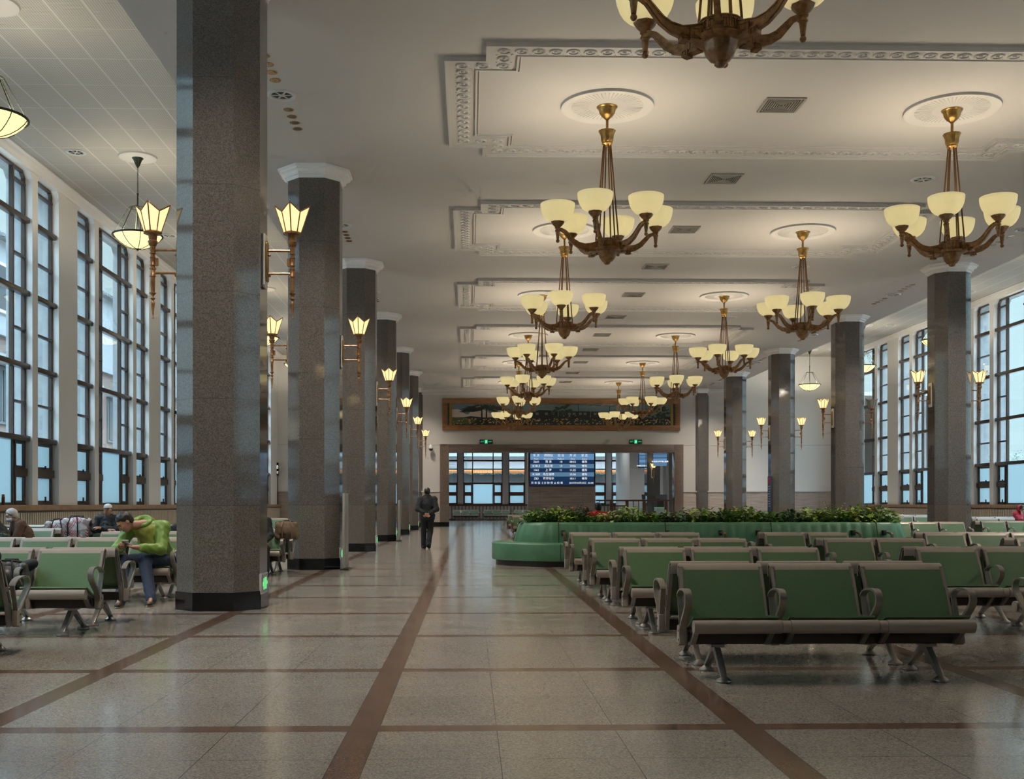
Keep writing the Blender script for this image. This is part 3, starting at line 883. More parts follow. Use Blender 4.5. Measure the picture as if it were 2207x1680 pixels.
# chandelier, built in absolute height with its axis at the origin ------
def make_chandelier():
    root = thing('chandelier', 'x', 'chandelier')
    MB().lathe([(1e-4, 7.235), (.02, 7.24), (.045, 7.27), (.085, 7.30), (.12, 7.35), (.135, 7.41), (.142, 7.43), (.16, 7.44), (.165, 7.452)], 28).build('canopy', 'old_brass', root, smooth=True)
    MB().lathe([(.022, 7.06), (.022, 7.25)], 12).build('stem', 'old_brass', root, smooth=True)
    MB().lathe([(1e-4, 6.83), (.055, 6.84), (.085, 6.87), (.085, 6.885), (.075, 6.89), (.092, 6.91), (.10, 6.93), (.105, 7.00), (.125, 7.05), (.14, 7.075), (.12, 7.08), (.02, 7.07)], 24, lobes=12, amp=.07).build('collar', 'old_brass', root, smooth=True)
    for k in range(6):
        a = PI / 3 * k + PI / 6; c, s = math.cos(a), math.sin(a)
        MB().tube([(.055 * c, .055 * s, 6.88), (.185 * c, .185 * s, 5.33)], .012, 8).build('hanging_rod', 'dark_bronze_rod', root, smooth=True)
    # hub with fret band
    h = MB(); h.lathe([(.10, 5.36), (.175, 5.365), (.19, 5.36), (.19, 5.35), (.18, 5.345), (.18, 5.235), (.20, 5.225), (.235, 5.215), (.235, 5.20), (.21, 5.185), (.15, 5.18)], 36)
    for k in range(24):
        a = 2 * PI * k / 24; m = Matrix.Rotation(a, 4, 'Z')
        h.box(.178, .190, -.018, .018, 5.325, 5.338, m); h.box(.178, .190, -.018, .018, 5.245, 5.258, m)
        h.box(.178, .190, -.005, .005, 5.258, 5.325, m); h.box(.178, .188, .012, .018, 5.275, 5.31, m)
    h.build('hub_ring', 'bronze_wood', root, smooth=True)
    MB().lathe([(1e-4, 4.975), (.035, 4.98), (.055, 5.0), (.05, 5.015), (.085, 5.03), (.125, 5.08), (.145, 5.13), (.158, 5.175), (.17, 5.195), (.12, 5.205)], 32, lobes=8, amp=.10).build('pendant_bowl', 'bronze_wood', root, smooth=True, angle=60)
    # arms: an S curve rising to the cup, fret blocks at its root
    th = [(.16, 5.27), (.26, 5.245), (.36, 5.235), (.46, 5.26), (.55, 5.315), (.62, 5.39), (.68, 5.455), (.74, 5.487), (.80, 5.488)]
    wd = [.125, .12, .105, .09, .08, .07, .06, .05, .04]
    for k in range(6):
        m = Matrix.Rotation(PI / 3 * k, 4, 'Z')
        mm = m @ Matrix.Rotation(-PI / 2, 4, 'Z')                 # local y -> outwards
        a = MB(); a.ribbon(th, -.019, .019, wd, mtx=mm)
        a.ribbon([(p[0], p[1] + wd[i] / 2 - .004) for i, p in enumerate(th)], -.026, .026, .010, mtx=mm)
        a.ribbon([(p[0], p[1] - wd[i] / 2 + .004) for i, p in enumerate(th)], -.026, .026, .010, mtx=mm)
        for (r0, r1, z0, z1) in ((.20, .30, 5.175, 5.275), (.31, .375, 5.155, 5.215)):
            a.box(-.036, .036, r0, r1, z0, z1, mm)
            for sx in (-1, 1):
                x0, x1 = sorted((sx * .036, sx * .043)); t = .012
                a.box(x0, x1, r0, r1, z1 - t, z1, mm); a.box(x0, x1, r0, r1, z0, z0 + t, mm); a.box(x0, x1, r0, r0 + t, z0, z1, mm)
                a.box(x0, x1, r1 - t, r1, z0 + .03, z1, mm); a.box(x0, x1, (r0 + r1) / 2 - .01, (r0 + r1) / 2 + .014, (z0 + z1) / 2 - .014, (z0 + z1) / 2 + .01, mm)
        for q in range(4):
            r = .43 + q * .045; z = 5.25 + max(0, (r - .42)) * .75
            for sx in (-1, 1): a.box(*sorted((sx * .019, sx * .024)), r, r + .018, z, z + .014, mm)
        arm = a.build('arm', 'bronze_wood', root, smooth=True)
        T_ = m @ Matrix.Translation((.80, 0, 0))
        MB().lathe([(.03, 5.495), (.05, 5.51), (.042, 5.525), (.07, 5.55), (.10, 5.585), (.112, 5.62), (.118, 5.625), (.10, 5.63)], 24, mtx=T_, lobes=8, amp=.07).build('socket_cup', 'bronze_wood', arm, smooth=True, angle=60)
        f = MB(); f.lathe([(.012, 5.335), (.022, 5.34), (.034, 5.44), (.036, 5.455), (.044, 5.46), (.044, 5.475), (.036, 5.48), (.034, 5.50)], 16, mtx=T_)
        f.ball(T_ @ Vector((0, 0, 5.31)), .030, 14, 8)
        f.build('finial', 'bronze_wood', arm, smooth=True)
        pr = [(.07, 5.60), (.12, 5.611), (.165, 5.634), (.205, 5.672), (.237, 5.725), (.258, 5.785), (.267, 5.84), (.269, 5.885)]
        inn = [(r - .012, z + .004) for r, z in pr[::-1]]; inn[-1] = (1e-4, 5.61)
        MB().lathe_open([(1e-4, 5.598)] + pr + [(.262, 5.890)] + inn, 32, mtx=T_).build('glass_bowl', 'opal_bowl', arm, smooth=True, angle=80)
        bulb(root, T_ @ Vector((0, 0, 5.80)), BULB_W)
    return root
ch = make_chandelier(); bpy.context.view_layer.update(); cht = tree(ch); used = False
rots = {('r', 0): 14, ('l', 0): 14, ('l', 1): 10, ('l', 2): 20, ('l', 3): -8, ('l', 4): 12, ('l', 5): 25, ('l', 6): 5, ('r', 1): 0, ('r', 2): 28, ('r', 3): 3, ('r', 4): 22, ('r', 5): -12, ('r', 6): 8}
for s_, x in (('l', CHX[0]), ('r', CHX[1])):
    for i, y in enumerate(CHY):
        o = ch if not used else copy_tree(cht); used = True
        o.location = (x, y, 0); o.rotation_euler = (0, 0, math.radians(rots[(s_, i)]))
        if s_ == 'l' and i == 0: lab = 'bronze chandelier cut off by the top edge of the picture'
        elif i == 0: lab = 'bronze chandelier of the right line beyond the right edge of the picture'
        elif s_ == 'l': lab = 'six-bowl bronze chandelier on a round medallion, %s of the left line hanging in full view' % ORD[i - 1]
        else: lab = 'six-bowl bronze chandelier on a round medallion, %s of the right line' % ORD[i - 1]
        tag(o, lab, 'chandelier', 'chandeliers with six opal glass bowls')

# torch sconces on the column sides; local: column face at x=0, lamp out along +x
def make_sconce():
    root = thing('wall_torch', 'x', 'wall lamp')
    pl = MB(); pl.prism([(-.10, 3.80), (-.07, 3.77), (.07, 3.77), (.10, 3.80), (.10, 4.38), (.07, 4.41), (-.07, 4.41), (-.10, 4.38)], 0, .03, 'x')
    p = pl.build('mounting_board', 'white_plaster', root, bevel=.006)
    b = MB(); b.prism([(-.05, 3.87), (-.035, 3.85), (.035, 3.85), (.05, 3.87), (.05, 4.30), (.035, 4.32), (-.035, 4.32), (-.05, 4.30)], .03, .055, 'x')
    bp = b.build('back_plate', 'old_brass', root, bevel=.004)
    for z in (3.90, 4.14): MB().ball((.07, 0, z + .02), .016, 10, 6).build('bolt', 'bronze_wood', bp, smooth=True)
    L = .34
    for z in (3.945, 4.215): MB().tube([(.05, 0, z), (L, 0, z)], .014, 10).build('bracket', 'bronze_wood', root, smooth=True)
    A = Matrix.Translation((L, 0, 0))
    st = MB(); st.lathe([(1e-4, 3.405), (.012, 3.41), (.012, 3.425), (.006, 3.435), (.024, 3.58), (.026, 3.60), (.012, 3.615), (.012, 3.625), (.030, 3.645), (.012, 3.665), (.012, 3.675),
                         (.028, 3.695), (.042, 3.71), (.024, 3.715), (.027, 3.90), (.036, 3.905), (.036, 3.915), (.030, 3.92), (.030, 3.985), (.038, 3.99), (.038, 4.0), (.026, 4.005), (.026, 4.03),
                         (.034, 4.035), (.034, 4.045), (.030, 4.05), (.030, 4.12), (.036, 4.13), (.026, 4.135), (.028, 4.17), (.038, 4.175), (.038, 4.18), (.030, 4.185), (.032, 4.26), (.040, 4.265),
                         (.050, 4.29), (.058, 4.31), (.058, 4.32), (.044, 4.33), (.052, 4.39), (.060, 4.40), (.02, 4.405)], 18, mtx=A)
    st.box(L - .062, L - .03, -.018, .018, 4.03, 4.12)
    st.build('shaft', 'bronze_wood', root, smooth=True, angle=50)
    MB().lathe([(.03, 4.395), (.105, 4.405), (.112, 4.42), (.10, 4.43), (.02, 4.425)], 8, mtx=A).build('shade_base', 'bronze_wood', root)
    def P(r, a, z): return A @ Vector((r * math.cos(a), r * math.sin(a), z))
    fr = MB(); gl = MB()
    for k in range(8):
        a0 = PI / 4 * k; a1 = a0 + PI / 4
        def top(kk, a): return (P(.205, a, 4.745) if kk % 2 == 0 else P(.150, a, 4.655))
        def bot(kk, a): return P(.100 if kk % 2 == 0 else .092, a, 4.43)
        t0, t1, b0, b1 = top(k, a0), top(k + 1, a1), bot(k, a0), bot(k + 1, a1)
        fr.tube([b0, t0], .0085, 5); fr.tube([t0, t1], .0085, 5); fr.tube([b0, b1], .007, 5)
        s = Vector((0, 0, 0)); ctr = P(0, 0, 4.6)
        n = (t0 - b0).cross(b1 - b0).normalized() * .003
        gl.add([b0 + n, b1 + n, t1 + n, t0 + n, b0 - n, b1 - n, t1 - n, t0 - n], [(0, 1, 2, 3), (7, 6, 5, 4), (0, 4, 5, 1), (1, 5, 6, 2), (2, 6, 7, 3), (3, 7, 4, 0)])
    sh = gl.build('glass_shade', 'lantern_glass', root); fr.build('shade_frame', 'bronze_wood', sh, smooth=True)
    bulb(root, (L, 0, 4.60), SCONCE_W, .04)
    return root
sc = make_sconce(); bpy.context.view_layer.update(); sct = tree(sc); used = False
def put_sconce(x, y, out, lab, grp='torch lamps on the granite columns', z=0):
    global used
    o = sc if not used else copy_tree(sct); used = True
    o.location = (x, y, z); o.rotation_euler = (0, 0, out)
    return tag(o, lab, 'wall lamp', grp)
for k in range(0, 7):
    yc = C0 + S * k
    o = put_sconce(CXL + .48, yc, 0, 'bronze torch lamp with glass star shade on the aisle side of the %s left column' % ORD[k])
    if k < 3: put_sconce(CXL - .48, yc, PI, 'bronze torch lamp with glass star shade on the window side of the %s left column' % ORD[k])
for k in range(2, 7):
    yc = C0 + S * k
    if k < 6: put_sconce(CXR - .48, yc, PI, 'bronze torch lamp on the nave side of the %s right column' % ORD[k - 1])
    if k < 6:
        o = put_sconce(CXR + .48, yc, 0, 'bronze torch lamp on the window side of the %s right column' % ORD[k - 1])
        if k == 3: unlit = o
# the lamp on the window side of the third right column is switched off
translucent('unlit_glass', (0.35, 0.42, 0.40), (0.40, 0.43, 0.40), 0.6)
unlit['label'] = 'unlit torch lamp with grey glass shade on the window side of the second right column'
for c_ in list(kids(unlit)):
    if c_.name.startswith('glass_shade'):
        me = c_.data.copy(); me.materials[0] = M['unlit_glass']; c_.data = me
    if c_.type == 'LIGHT': bpy.data.objects.remove(c_)

# bowl pendants of the aisles
def make_pendant():
    root = thing('pendant_lamp', 'x', 'pendant lamp')
    MB().lathe([(.02, 9.02), (.035, 9.05), (.05, 9.07), (.06, 9.10), (.10, 9.20), (.13, 9.235), (.13, 9.25)], 20).build('canopy', 'green_patina', root, smooth=True)
    cc = MB()
    for k in range(13):
        z = 9.01 - k * .046; pts = []
        for a in range(8):
            t = 2 * PI * a / 8; u, w = .014 * math.cos(t), .030 * math.sin(t)
            pts.append((u, 0, z + w) if k % 2 else (0, u, z + w))
        cc.tube(pts, .005, 5, closed=True)
    cc.build('chain', 'green_patina', root, smooth=True)
    MB().lathe([(.012, 7.42), (.016, 7.6), (.016, 8.38), (.024, 8.39), (.024, 8.42), (.01, 8.43)], 10).build('stem', 'green_patina', root, smooth=True)
    r = MB(); r.tube([(.19 * math.cos(a), .19 * math.sin(a), 8.08) for a in [2 * PI * k / 24 for k in range(24)]], .010, 6, closed=True)
    for k in range(8):
        a = 2 * PI * k / 8; c, s = math.cos(a), math.sin(a)
        r.tube([(.19 * c, .19 * s, 8.08), (.53 * c, .53 * s, 7.47)], .008, 6)
        if k % 2 == 0: r.tube([(.19 * c, .19 * s, 8.08), (.0, .0, 8.11)], .006, 5)
    r.build('cage', 'green_patina', root, smooth=True)
    MB().tube([(.555 * math.cos(a), .555 * math.sin(a), 7.44) for a in [2 * PI * k / 40 for k in range(40)]], .022, 8, closed=True).build('rim', 'green_patina', root, smooth=True)
    pr = [(1e-4, 7.135), (.15, 7.15), (.28, 7.20), (.40, 7.28), (.49, 7.365), (.54, 7.44)]
    g_ = MB().lathe_open(pr + [(.53, 7.445)] + [(max(r - .012, 1e-4), z + .01) for r, z in pr[::-1]], 40).build('glass_bowl', 'opal_pendant', root, smooth=True, angle=80)
    rb = MB()
    for k in range(8):
        a = 2 * PI * k / 8; rb.tube([((r + .006) * math.cos(a), (r + .006) * math.sin(a), z - .004) for r, z in pr], .008, 5)
    rb.lathe([(1e-4, 7.09), (.02, 7.095), (.025, 7.115), (.05, 7.125), (.05, 7.14)], 10)
    rb.build('ribs', 'green_patina', g_, smooth=True)
    bulb(root, (0, 0, 7.46), PENDANT_W, .12)
    return root
pe = make_pendant(); bpy.context.view_layer.update(); pet = tree(pe); used_p = False
for side, x in (('left', -7.7), ('right', 17.7)):
    for k in range(0, 6):
        if side == 'right' and k < 1: continue
        o = pe if not used_p else copy_tree(pet); used_p = True
        o.location = (x, 17.7 + S * k, 0); o.rotation_euler = (0, 0, .2 + k)
        if side == 'left' and k == 0: lab = 'shallow glass bowl pendant with thin ribs cut by the left edge of the picture'
        else: lab = 'shallow glass bowl pendant on a chain in the %s aisle, %s from the camera' % (side, ORD[k if side == 'left' else k - 1])
        tag(o, lab, 'pendant lamp', 'bowl pendants of the side aisles')

# ================================================================ painting, signs, board, camera
def plate(px0, px1, py0, py1, Y):
    return ax(px0, Y), ax(px1, Y), az((px0 + px1) / 2, py1, Y), az((px0 + px1) / 2, py0, Y)
x0, x1, z0, z1 = plate(953.5, 1465, 860, 928.5, YE)
pt = thing('mural', 'long framed landscape mural with palm, train and flowers above the portal', 'painting', ((x0 + x1) / 2, YE, (z0 + z1) / 2))
W, H = x1 - x0, z1 - z0
def cnt(b, x, y, z): return b
f = MB(); t = .28
f.box(-W / 2, W / 2, -.13, -.005, H / 2 - t, H / 2); f.box(-W / 2, W / 2, -.13, -.005, -H / 2, -H / 2 + t)
f.box(-W / 2, -W / 2 + t, -.13, -.005, -H / 2 + t, H / 2 - t); f.box(W / 2 - t, W / 2, -.13, -.005, -H / 2 + t, H / 2 - t)
f.build('frame', 'honey_wood', pt, bevel=.015)
for n_, c_ in (('art_sky', (.13, .20, .21)), ('art_cloud', (.62, .48, .42)), ('art_field', (.075, .095, .03)), ('art_dark', (.012, .026, .022)), ('art_palm', (.008, .012, .010)), ('art_train', (.006, .010, .010)),
               ('art_tree', (.022, .040, .022)), ('art_yellow', (.60, .34, .07)), ('art_pink', (.42, .27, .24)), ('art_gold', (.26, .15, .02)), ('art_navy', (.008, .02, .035)), ('art_window', (.16, .18, .15))):
    pbr(n_, c_, .5)
w2, h2 = W / 2 - t, H / 2 - t
def flat(name, polys, mat, d):
    b = MB()
    for i, p in enumerate(polys): q = d * 2.2 + (i % 13) * .0004; b.prism(p, -.03 - q, -.0285 - q, 'y')
    return b.build(name, mat, pt)
flat('painted_sky', [[(-w2, -h2), (w2, -h2), (w2, h2), (-w2, h2)]], 'art_sky', 0)
rn = random.Random(3)
def hills(x0, x1, base, top, n, rough):
    p = [(x0, base)]; 
    for i in range(n + 1): p.append((x0 + (x1 - x0) * i / n, top + rough * (rn.random() - .5) + .12 * math.sin(i * .8)))
    return p + [(x1, base)]
flat('painted_mountains', [hills(-w2 + .1, -w2 + 3.1, -.15, .18, 18, .14)], 'art_cloud', .003)
flat('painted_ground', [[(-w2, -h2), (w2, -h2), (w2, -.2)] + [(w2 - 2 * w2 * i / 30, -.14 + .05 * math.sin(i * 1.7)) for i in range(31)]], 'art_dark', .006)
flat('painted_field', [[(-w2 + .1, -h2 + .05), (-w2 + 1.2, -h2 + .05), (-w2 + 1.6, -.3), (-w2 + 1.0, -.18), (-w2 + .1, -.2)]], 'art_field', .009)
# palm
pm = []
for cx_ in (-w2 + 1.85, -w2 + 2.1): pm.append([(cx_ - .05, -h2), (cx_ + .05, -h2), (cx_ + .03, h2 - .1), (cx_ - .03, h2 - .1)])
for cx_ in (-w2 + 1.75, -w2 + 2.25):
    for k in range(18):
        a = PI * (-.15 + 1.3 * k / 17); L = .75 + .5 * rn.random(); dx, dz = math.cos(a) * L, math.sin(a) * L * .25 - .25 * abs(math.cos(a)) * L
        pm.append([(cx_, h2 - .12), (cx_ + dx * .5 - .05, h2 - .14 + dz * .3), (cx_ + dx, min(h2, h2 - .1 + dz)), (cx_ + dx * .5 + .03, h2 - .20 + dz * .5)])
flat('painted_palm', pm, 'art_palm', .012)
# train, catenary and its windows
y0, y1_ = -.18, .17
flat('painted_train', [[(-1.7, -.3), (-.2, -.3), (-.2, .2), (-1.2, .24), (-1.7, .1)], [(-.15, -.3), (1.55, -.27), (1.55, .17), (-.15, .2)], [(1.6, -.27), (3.1, -.25), (3.1, .14), (1.6, .17)], [(3.15, -.25), (4.3, -.22), (4.3, .11), (3.15, .14)]] +
     [[(x_, .15), (x_ + .03, .15), (x_ + .03, .75), (x_, .75)] for x_ in (.9, 2.6, 3.7)] + [[(-1.2, .62), (4.2, .40), (4.2, .415), (-1.2, .64)]], 'art_train', .015)
flat('painted_windows', [[(x_, -.02), (x_ + .16, -.02), (x_ + .16, .1), (x_, .1)] for x_ in [-1.4, -.9, -.55, .1, .35, .6, .95, 1.2, 1.75, 2.0, 2.25, 2.5, 2.75, 3.3, 3.55, 3.8]], 'art_window', .018)
tr_ = []
for cx_, n in ((.05, 34), (w2 - .95, 46)):
    for k in range(n):
        a = rn.random() * 2 * PI; r = .50 * rn.random() ** .6; x_ = cx_ + r * math.cos(a) * 1.1; z_ = .05 + r * math.sin(a) * 1.1; s = .09 + .08 * rn.random()
        if abs(z_) < h2 - .1: tr_.append([(x_ - s, z_), (x_, z_ - s * .6), (x_ + s, z_ + s * .2), (x_ + s * .1, z_ + s * .6)])
flat('painted_trees', tr_, 'art_tree', .021)
fl_ = []; fp_ = []
for k in range(330):
    x_ = rn.uniform(-w2 + .2, w2 - .2); z_ = rn.uniform(-h2 + .04, -.22) if rn.random() < .8 else rn.uniform(-.2, .4)
    if z_ > -.2 and not (-.9 < x_ < 1.1 or x_ > w2 - 1.6): continue
    s = rn.uniform(.025, .055); (fl_ if rn.random() < .62 else fp_).append([(x_ - s, z_ - s * .3), (x_ + s * .3, z_ - s * .7), (x_ + s, z_ + s * .3), (x_ - s * .2, z_ + s * .8)])
flat('painted_flowers', fl_, 'art_yellow', .024); flat('painted_blossoms', fp_, 'art_pink', .024)
flat('painted_birds', [[(x_, z_), (x_ + .25, z_ + .04), (x_ + .3, z_ + .02), (x_ + .1, z_ - .03)] for x_, z_ in [(-w2 + .9, .6), (-w2 + 1.2, .52), (-w2 + 1.5, .4), (1.3, .55), (1.6, .45), (2.1, .5), (2.5, .52), (2.9, .46)]], 'art_pink', .027)
flat('gold_border', [[(s * (w2 - .10), -h2), (s * (w2 - .10), h2), (s * (w2 - .24), h2), (s * (w2 - .24), -h2)] for s in (-1, 1)], 'art_gold', .030)
flat('navy_border', [[(s * w2, -h2), (s * w2, h2), (s * (w2 - .10), h2), (s * (w2 - .10), -h2)] for s in (-1, 1)], 'art_navy', .030)

def text(name, body, size, x, z, mat, parent, y=-.01, align='CENTER', yaw=0, valign='CENTER', spacing=1.0, line=1.0, stretch=1.0, bold=0.0):
    c = bpy.data.curves.new(name, 'FONT'); c.body = body; c.size = size; c.align_x = align; c.align_y = valign
    c.space_line = line; c.space_character = spacing; c.offset = bold; c.resolution_u = 2
    c.materials.append(M[mat])
    o = bpy.data.objects.new(name, c); COL.objects.link(o)
    me = bpy.data.meshes.new_from_object(o); bpy.data.objects.remove(o)
    o = bpy.data.objects.new(name, me); COL.objects.link(o); o.parent = parent
    o.location = (x, y, z); o.rotation_euler = (PI / 2, 0, yaw); o.scale = (stretch, 1, 1)
    return o
# exit signs over the portal
for i, (a, c) in enumerate(((1034, 1061.5), (1356, 1383.5))):
    x0, x1, z0, z1 = plate(a, c, 948.5, 957, YE)
    t_ = thing('exit_sign', 'lit green exit sign above the portal, %s one of the two' % ('left' if i == 0 else 'right'), 'sign', ((x0 + x1) / 2, YE - .02, (z0 + z1) / 2), group='exit signs above the portal')
    w, h = (x1 - x0) / 2, (z1 - z0) / 2
    MB().box(-w, w, -.07, 0, -h, h).build('housing', 'black_plastic', t_, bevel=.005)
    MB().box(-.075, .075, -.08, -.07, -h * .92, h * .92).build('pictogram_panel', 'sign_green', t_)
    rr = MB(); rr.tube([(.03, -.085, -.07), (.0, -.085, -.01), (.01, -.085, .04)], .012, 6); rr.tube([(.0, -.085, -.01), (-.04, -.085, -.06)], .012, 6)
    rr.tube([(-.035, -.085, .02), (.01, -.085, .03), (.04, -.085, .0)], .009, 6); rr.ball((.02, -.085, .065), .015, 8, 6); rr.build('running_figure', 'sign_white', t_)
    text('lettering', '出口', .10, -w + .13, 0, 'sign_green', t_, y=-.073, bold=0.0)
    text('lettering', 'EXIT', .09, w - .13, 0, 'sign_green', t_, y=-.073, bold=0.0)

# departure board
x0, x1, z0, z1 = plate(1140.5, 1281.5, 977, 1049, BY)
bd = thing('departure_board', 'large blue departure board listing five trains on the stone block', 'screen', ((x0 + x1) / 2, BY - .03, (z0 + z1) / 2))
w, h = (x1 - x0) / 2, (z1 - z0) / 2
MB().box(-w, w, -.16, -.0, -h, h).build('housing', 'black_plastic', bd, bevel=.01)
iw, ih = w - .05, h - .05; row = 2 * ih / 7.6
zt0 = ih; rowz = []
bands = [('board_light', 1.45), ('board_dark', 1.0), ('board_mid', 1.0), ('board_dark', 1.0), ('board_mid', 1.0), ('board_dark', 1.0), ('board_dark', 1.15)]
tot = sum(b_[1] for b_ in bands); zc_ = ih
for m_, hh in bands:
    dz = 2 * ih * hh / tot
    MB().box(-iw, iw, -.168, -.160, zc_ - dz, zc_).build('screen_row', m_, bd); rowz.append((zc_ - dz / 2, dz)); zc_ -= dz
colx = [-iw + 2 * iw * q for q in (.095, .285, .48, .665, .85)]
for i, (cn, en) in enumerate((('车 次', 'Train'), ('终到站', 'Destination'), ('站 台', 'Platform'), ('开 点', 'Time'), ('状 态', 'Status'))):
    text('lettering', cn, .17, colx[i], rowz[0][0] + .07, 'led_white', bd, y=-.175, bold=0.0)
    text('lettering', en, .115, colx[i], rowz[0][0] - .13, 'led_white', bd, y=-.175, bold=0.0)
rows_ = [('Z601', '菏 泽', '10', '08:52', '候车'), ('K1613', '连云港', '13', '10:56', '候车'), ('1461', '上 海', '11', '11:55', '候车'), ('K1189', '乌兰浩特', '', '15:56', '候车'), ('Z83', '齐齐哈尔', '', '18:11', '候车')]
for r_, cells in enumerate(rows_):
    for i, s_ in enumerate(cells):
        if s_: text('lettering', s_, .165, colx[i], rowz[r_ + 1][0], 'led_white', bd, y=-.175, bold=.001)
text('lettering', '开 车 前  5 分 钟 停 止 检 票', .15, -iw + .05, rowz[6][0], 'led_white', bd, y=-.175, align='LEFT', bold=0.0)
text('lettering', '2023年04月25日  06:08', .145, iw - .04, rowz[6][0], 'led_white', bd, y=-.175, align='RIGHT', bold=0.0)

# hanging screens in the far room, turned towards the stairs
for i, (a, c, p0, p1, Y, yaw, lab) in enumerate(((1376, 1392.5, 979, 1009, 70.5, .25, 'small blue hanging train screen left of the wall torch in the far room'), (1408, 1437.5, 976, 1000, 68, -.25, 'wide blue hanging train screen right of the wall torch in the far room'))):
    x0, x1, z0, z1 = plate(a, c, p0 - 6, p1, Y)
    t_ = thing('hanging_screen', lab, 'screen', ((x0 + x1) / 2, Y, (z0 + z1) / 2), rz=yaw)
    w, h = (x1 - x0) / 2 / math.cos(yaw), (z1 - z0) / 2
    hs = MB().box(-w, w, -.06, .06, -h, h).build('housing', 'board_dark', t_)
    MB().tube([(0, 0, h), (0, 0, 7.2 - (z0 + z1) / 2)], .03, 8).build('hanger', 'dark_steel', t_)
    for k in range(4):
        zz_ = h - .12 - k * .26
        MB().box(-w + .02, w - .02, -.068, -.06, zz_ - .12, zz_ + .10).build('screen_row', 'board_light' if k % 2 == 0 else 'board_mid', t_)
    text('lettering', '开车前5分钟停止检票', .085 if i == 0 else .11, 0, -h + .12, 'led_white', t_, y=-.075, bold=.003)
# wall torch in the far room
put_sconce(ax(1407, 69.6), 69.7, -PI / 2, 'lit torch lamp on the granite pier beyond the portal', 'far room lamps', z=az(1409, 1003, 69.4) - 4.60)

# little temperature screen on the left aisle end wall
x0, x1, z0, z1 = plate(586, 601, 998, 1026, YE)
t_ = thing('clock_screen', 'small black display with white digits above the door in the left aisle', 'screen', ((x0 + x1) / 2, YE - .15, (z0 + z1) / 2), rz=.0)
w, h = (x1 - x0) / 2, (z1 - z0) / 2
MB().box(-w, w, -.12, .15, -h, h).build('housing', 'black_plastic', t_, bevel=.01)
MB().box(-w + .14, -w + .185, -.13, -.12, -h * .6, h * .55).build('blue_bar', 'led_blue', t_); MB().box(-w + .185, -w + .23, -.13, -.12, -h * .6, h * .55).build('red_bar', 'led_red', t_)
text('lettering', '38', .26, .08, .10, 'led_white', t_, y=-.13, bold=.001); text('lettering', 'PCS', .15, .08, -.18, 'led_white', t_, y=-.13, bold=.003)

# dome camera on the end wall
t_ = thing('dome_camera', 'white dome camera on a bracket on the end wall left of the portal', 'security camera', (ax(929, YE), YE, az(929, 966, YE)))
MB().tube([(0, 0, .12), (0, -.16, .22), (0, -.30, .22), (0, -.30, .10)], .03, 8).build('bracket', 'white_metal', t_, smooth=True)
MB().lathe([(1e-4, .16), (.06, .15), (.10, .11), (.12, .02), (.12, -.05)], 20, (0, -.30)).build('housing', 'white_metal', t_, smooth=True)
MB().lathe([(.115, -.05), (.10, -.12), (.06, -.165), (1e-4, -.18)], 20, (0, -.30)).build('lens_dome', 'black_plastic', t_, smooth=True)

# low green exit lights on the columns, side facing the aisle
for k in range(0, 6):
    yc = C0 + S * k
    t_ = thing('low_exit_light', 'green low-level exit light at the foot of the %s left column' % ORD[k], 'sign', (CXL + .48, yc - .05, .29), rz=0, group='low exit lights on the columns')
    MB().box(-.005, .022, -.19, .19, -.12, .12).build('housing', 'white_metal', t_, bevel=.004)
    MB().box(.022, .026, -.165, .165, -.10, .10).build('panel', 'chrome', t_)
    m_ = MB(); m_.box(.026, .030, -.02, .09, -.07, .07); m_.box(.026, .030, .10, .14, -.02, .02); m_.box(.026, .030, -.13, -.05, -.03, .02)
    m_.box(.026, .030, -.09, -.06, -.07, .06)
    m_.build('arrow', 'low_sign_green', t_)
# poster on a right column
t_ = thing('notice_panel', 'narrow blue notice with red heading on the third right column', 'sign', (CXR - .50, C0 + S * 4 - .1, az(1663, 1066, C0 + S * 4)))
pbr('notice_blue', (0.02, 0.05, 0.16), .4); pbr('notice_red', (0.5, 0.02, 0.02), .4); pbr('notice_white', (.6, .6, .6), .5)
MB().box(-.03, 0, -.22, .22, -.72, .72).build('panel', 'notice_blue', t_)
MB().box(-.034, -.03, -.2, .2, .45, .68).build('heading', 'notice_red', t_)
m_ = MB()
for q in range(9): m_.box(-.034, -.03, -.16, .16 - .05 * (q % 3), .30 - q * .10, .335 - q * .10)
m_.build('print', 'notice_white', t_)
# slim standing light boxes beside the second and later left columns
for k, hgt in ((1, 1.42), (3, 1.35)):
    t_ = thing('standing_panel', 'slim pale standing information panel beside the %s left column' % ORD[k], 'information stand', (CXL + .60, C0 + S * k - .3, 0), group='standing panels by the columns')
    MB().box(-.02, .02, -.32, .32, .05, hgt).build('panel', 'grille_metal', t_, bevel=.01)
    MB().box(-.08, .08, -.28, .28, 0, .03).build('base', 'dark_steel', t_)
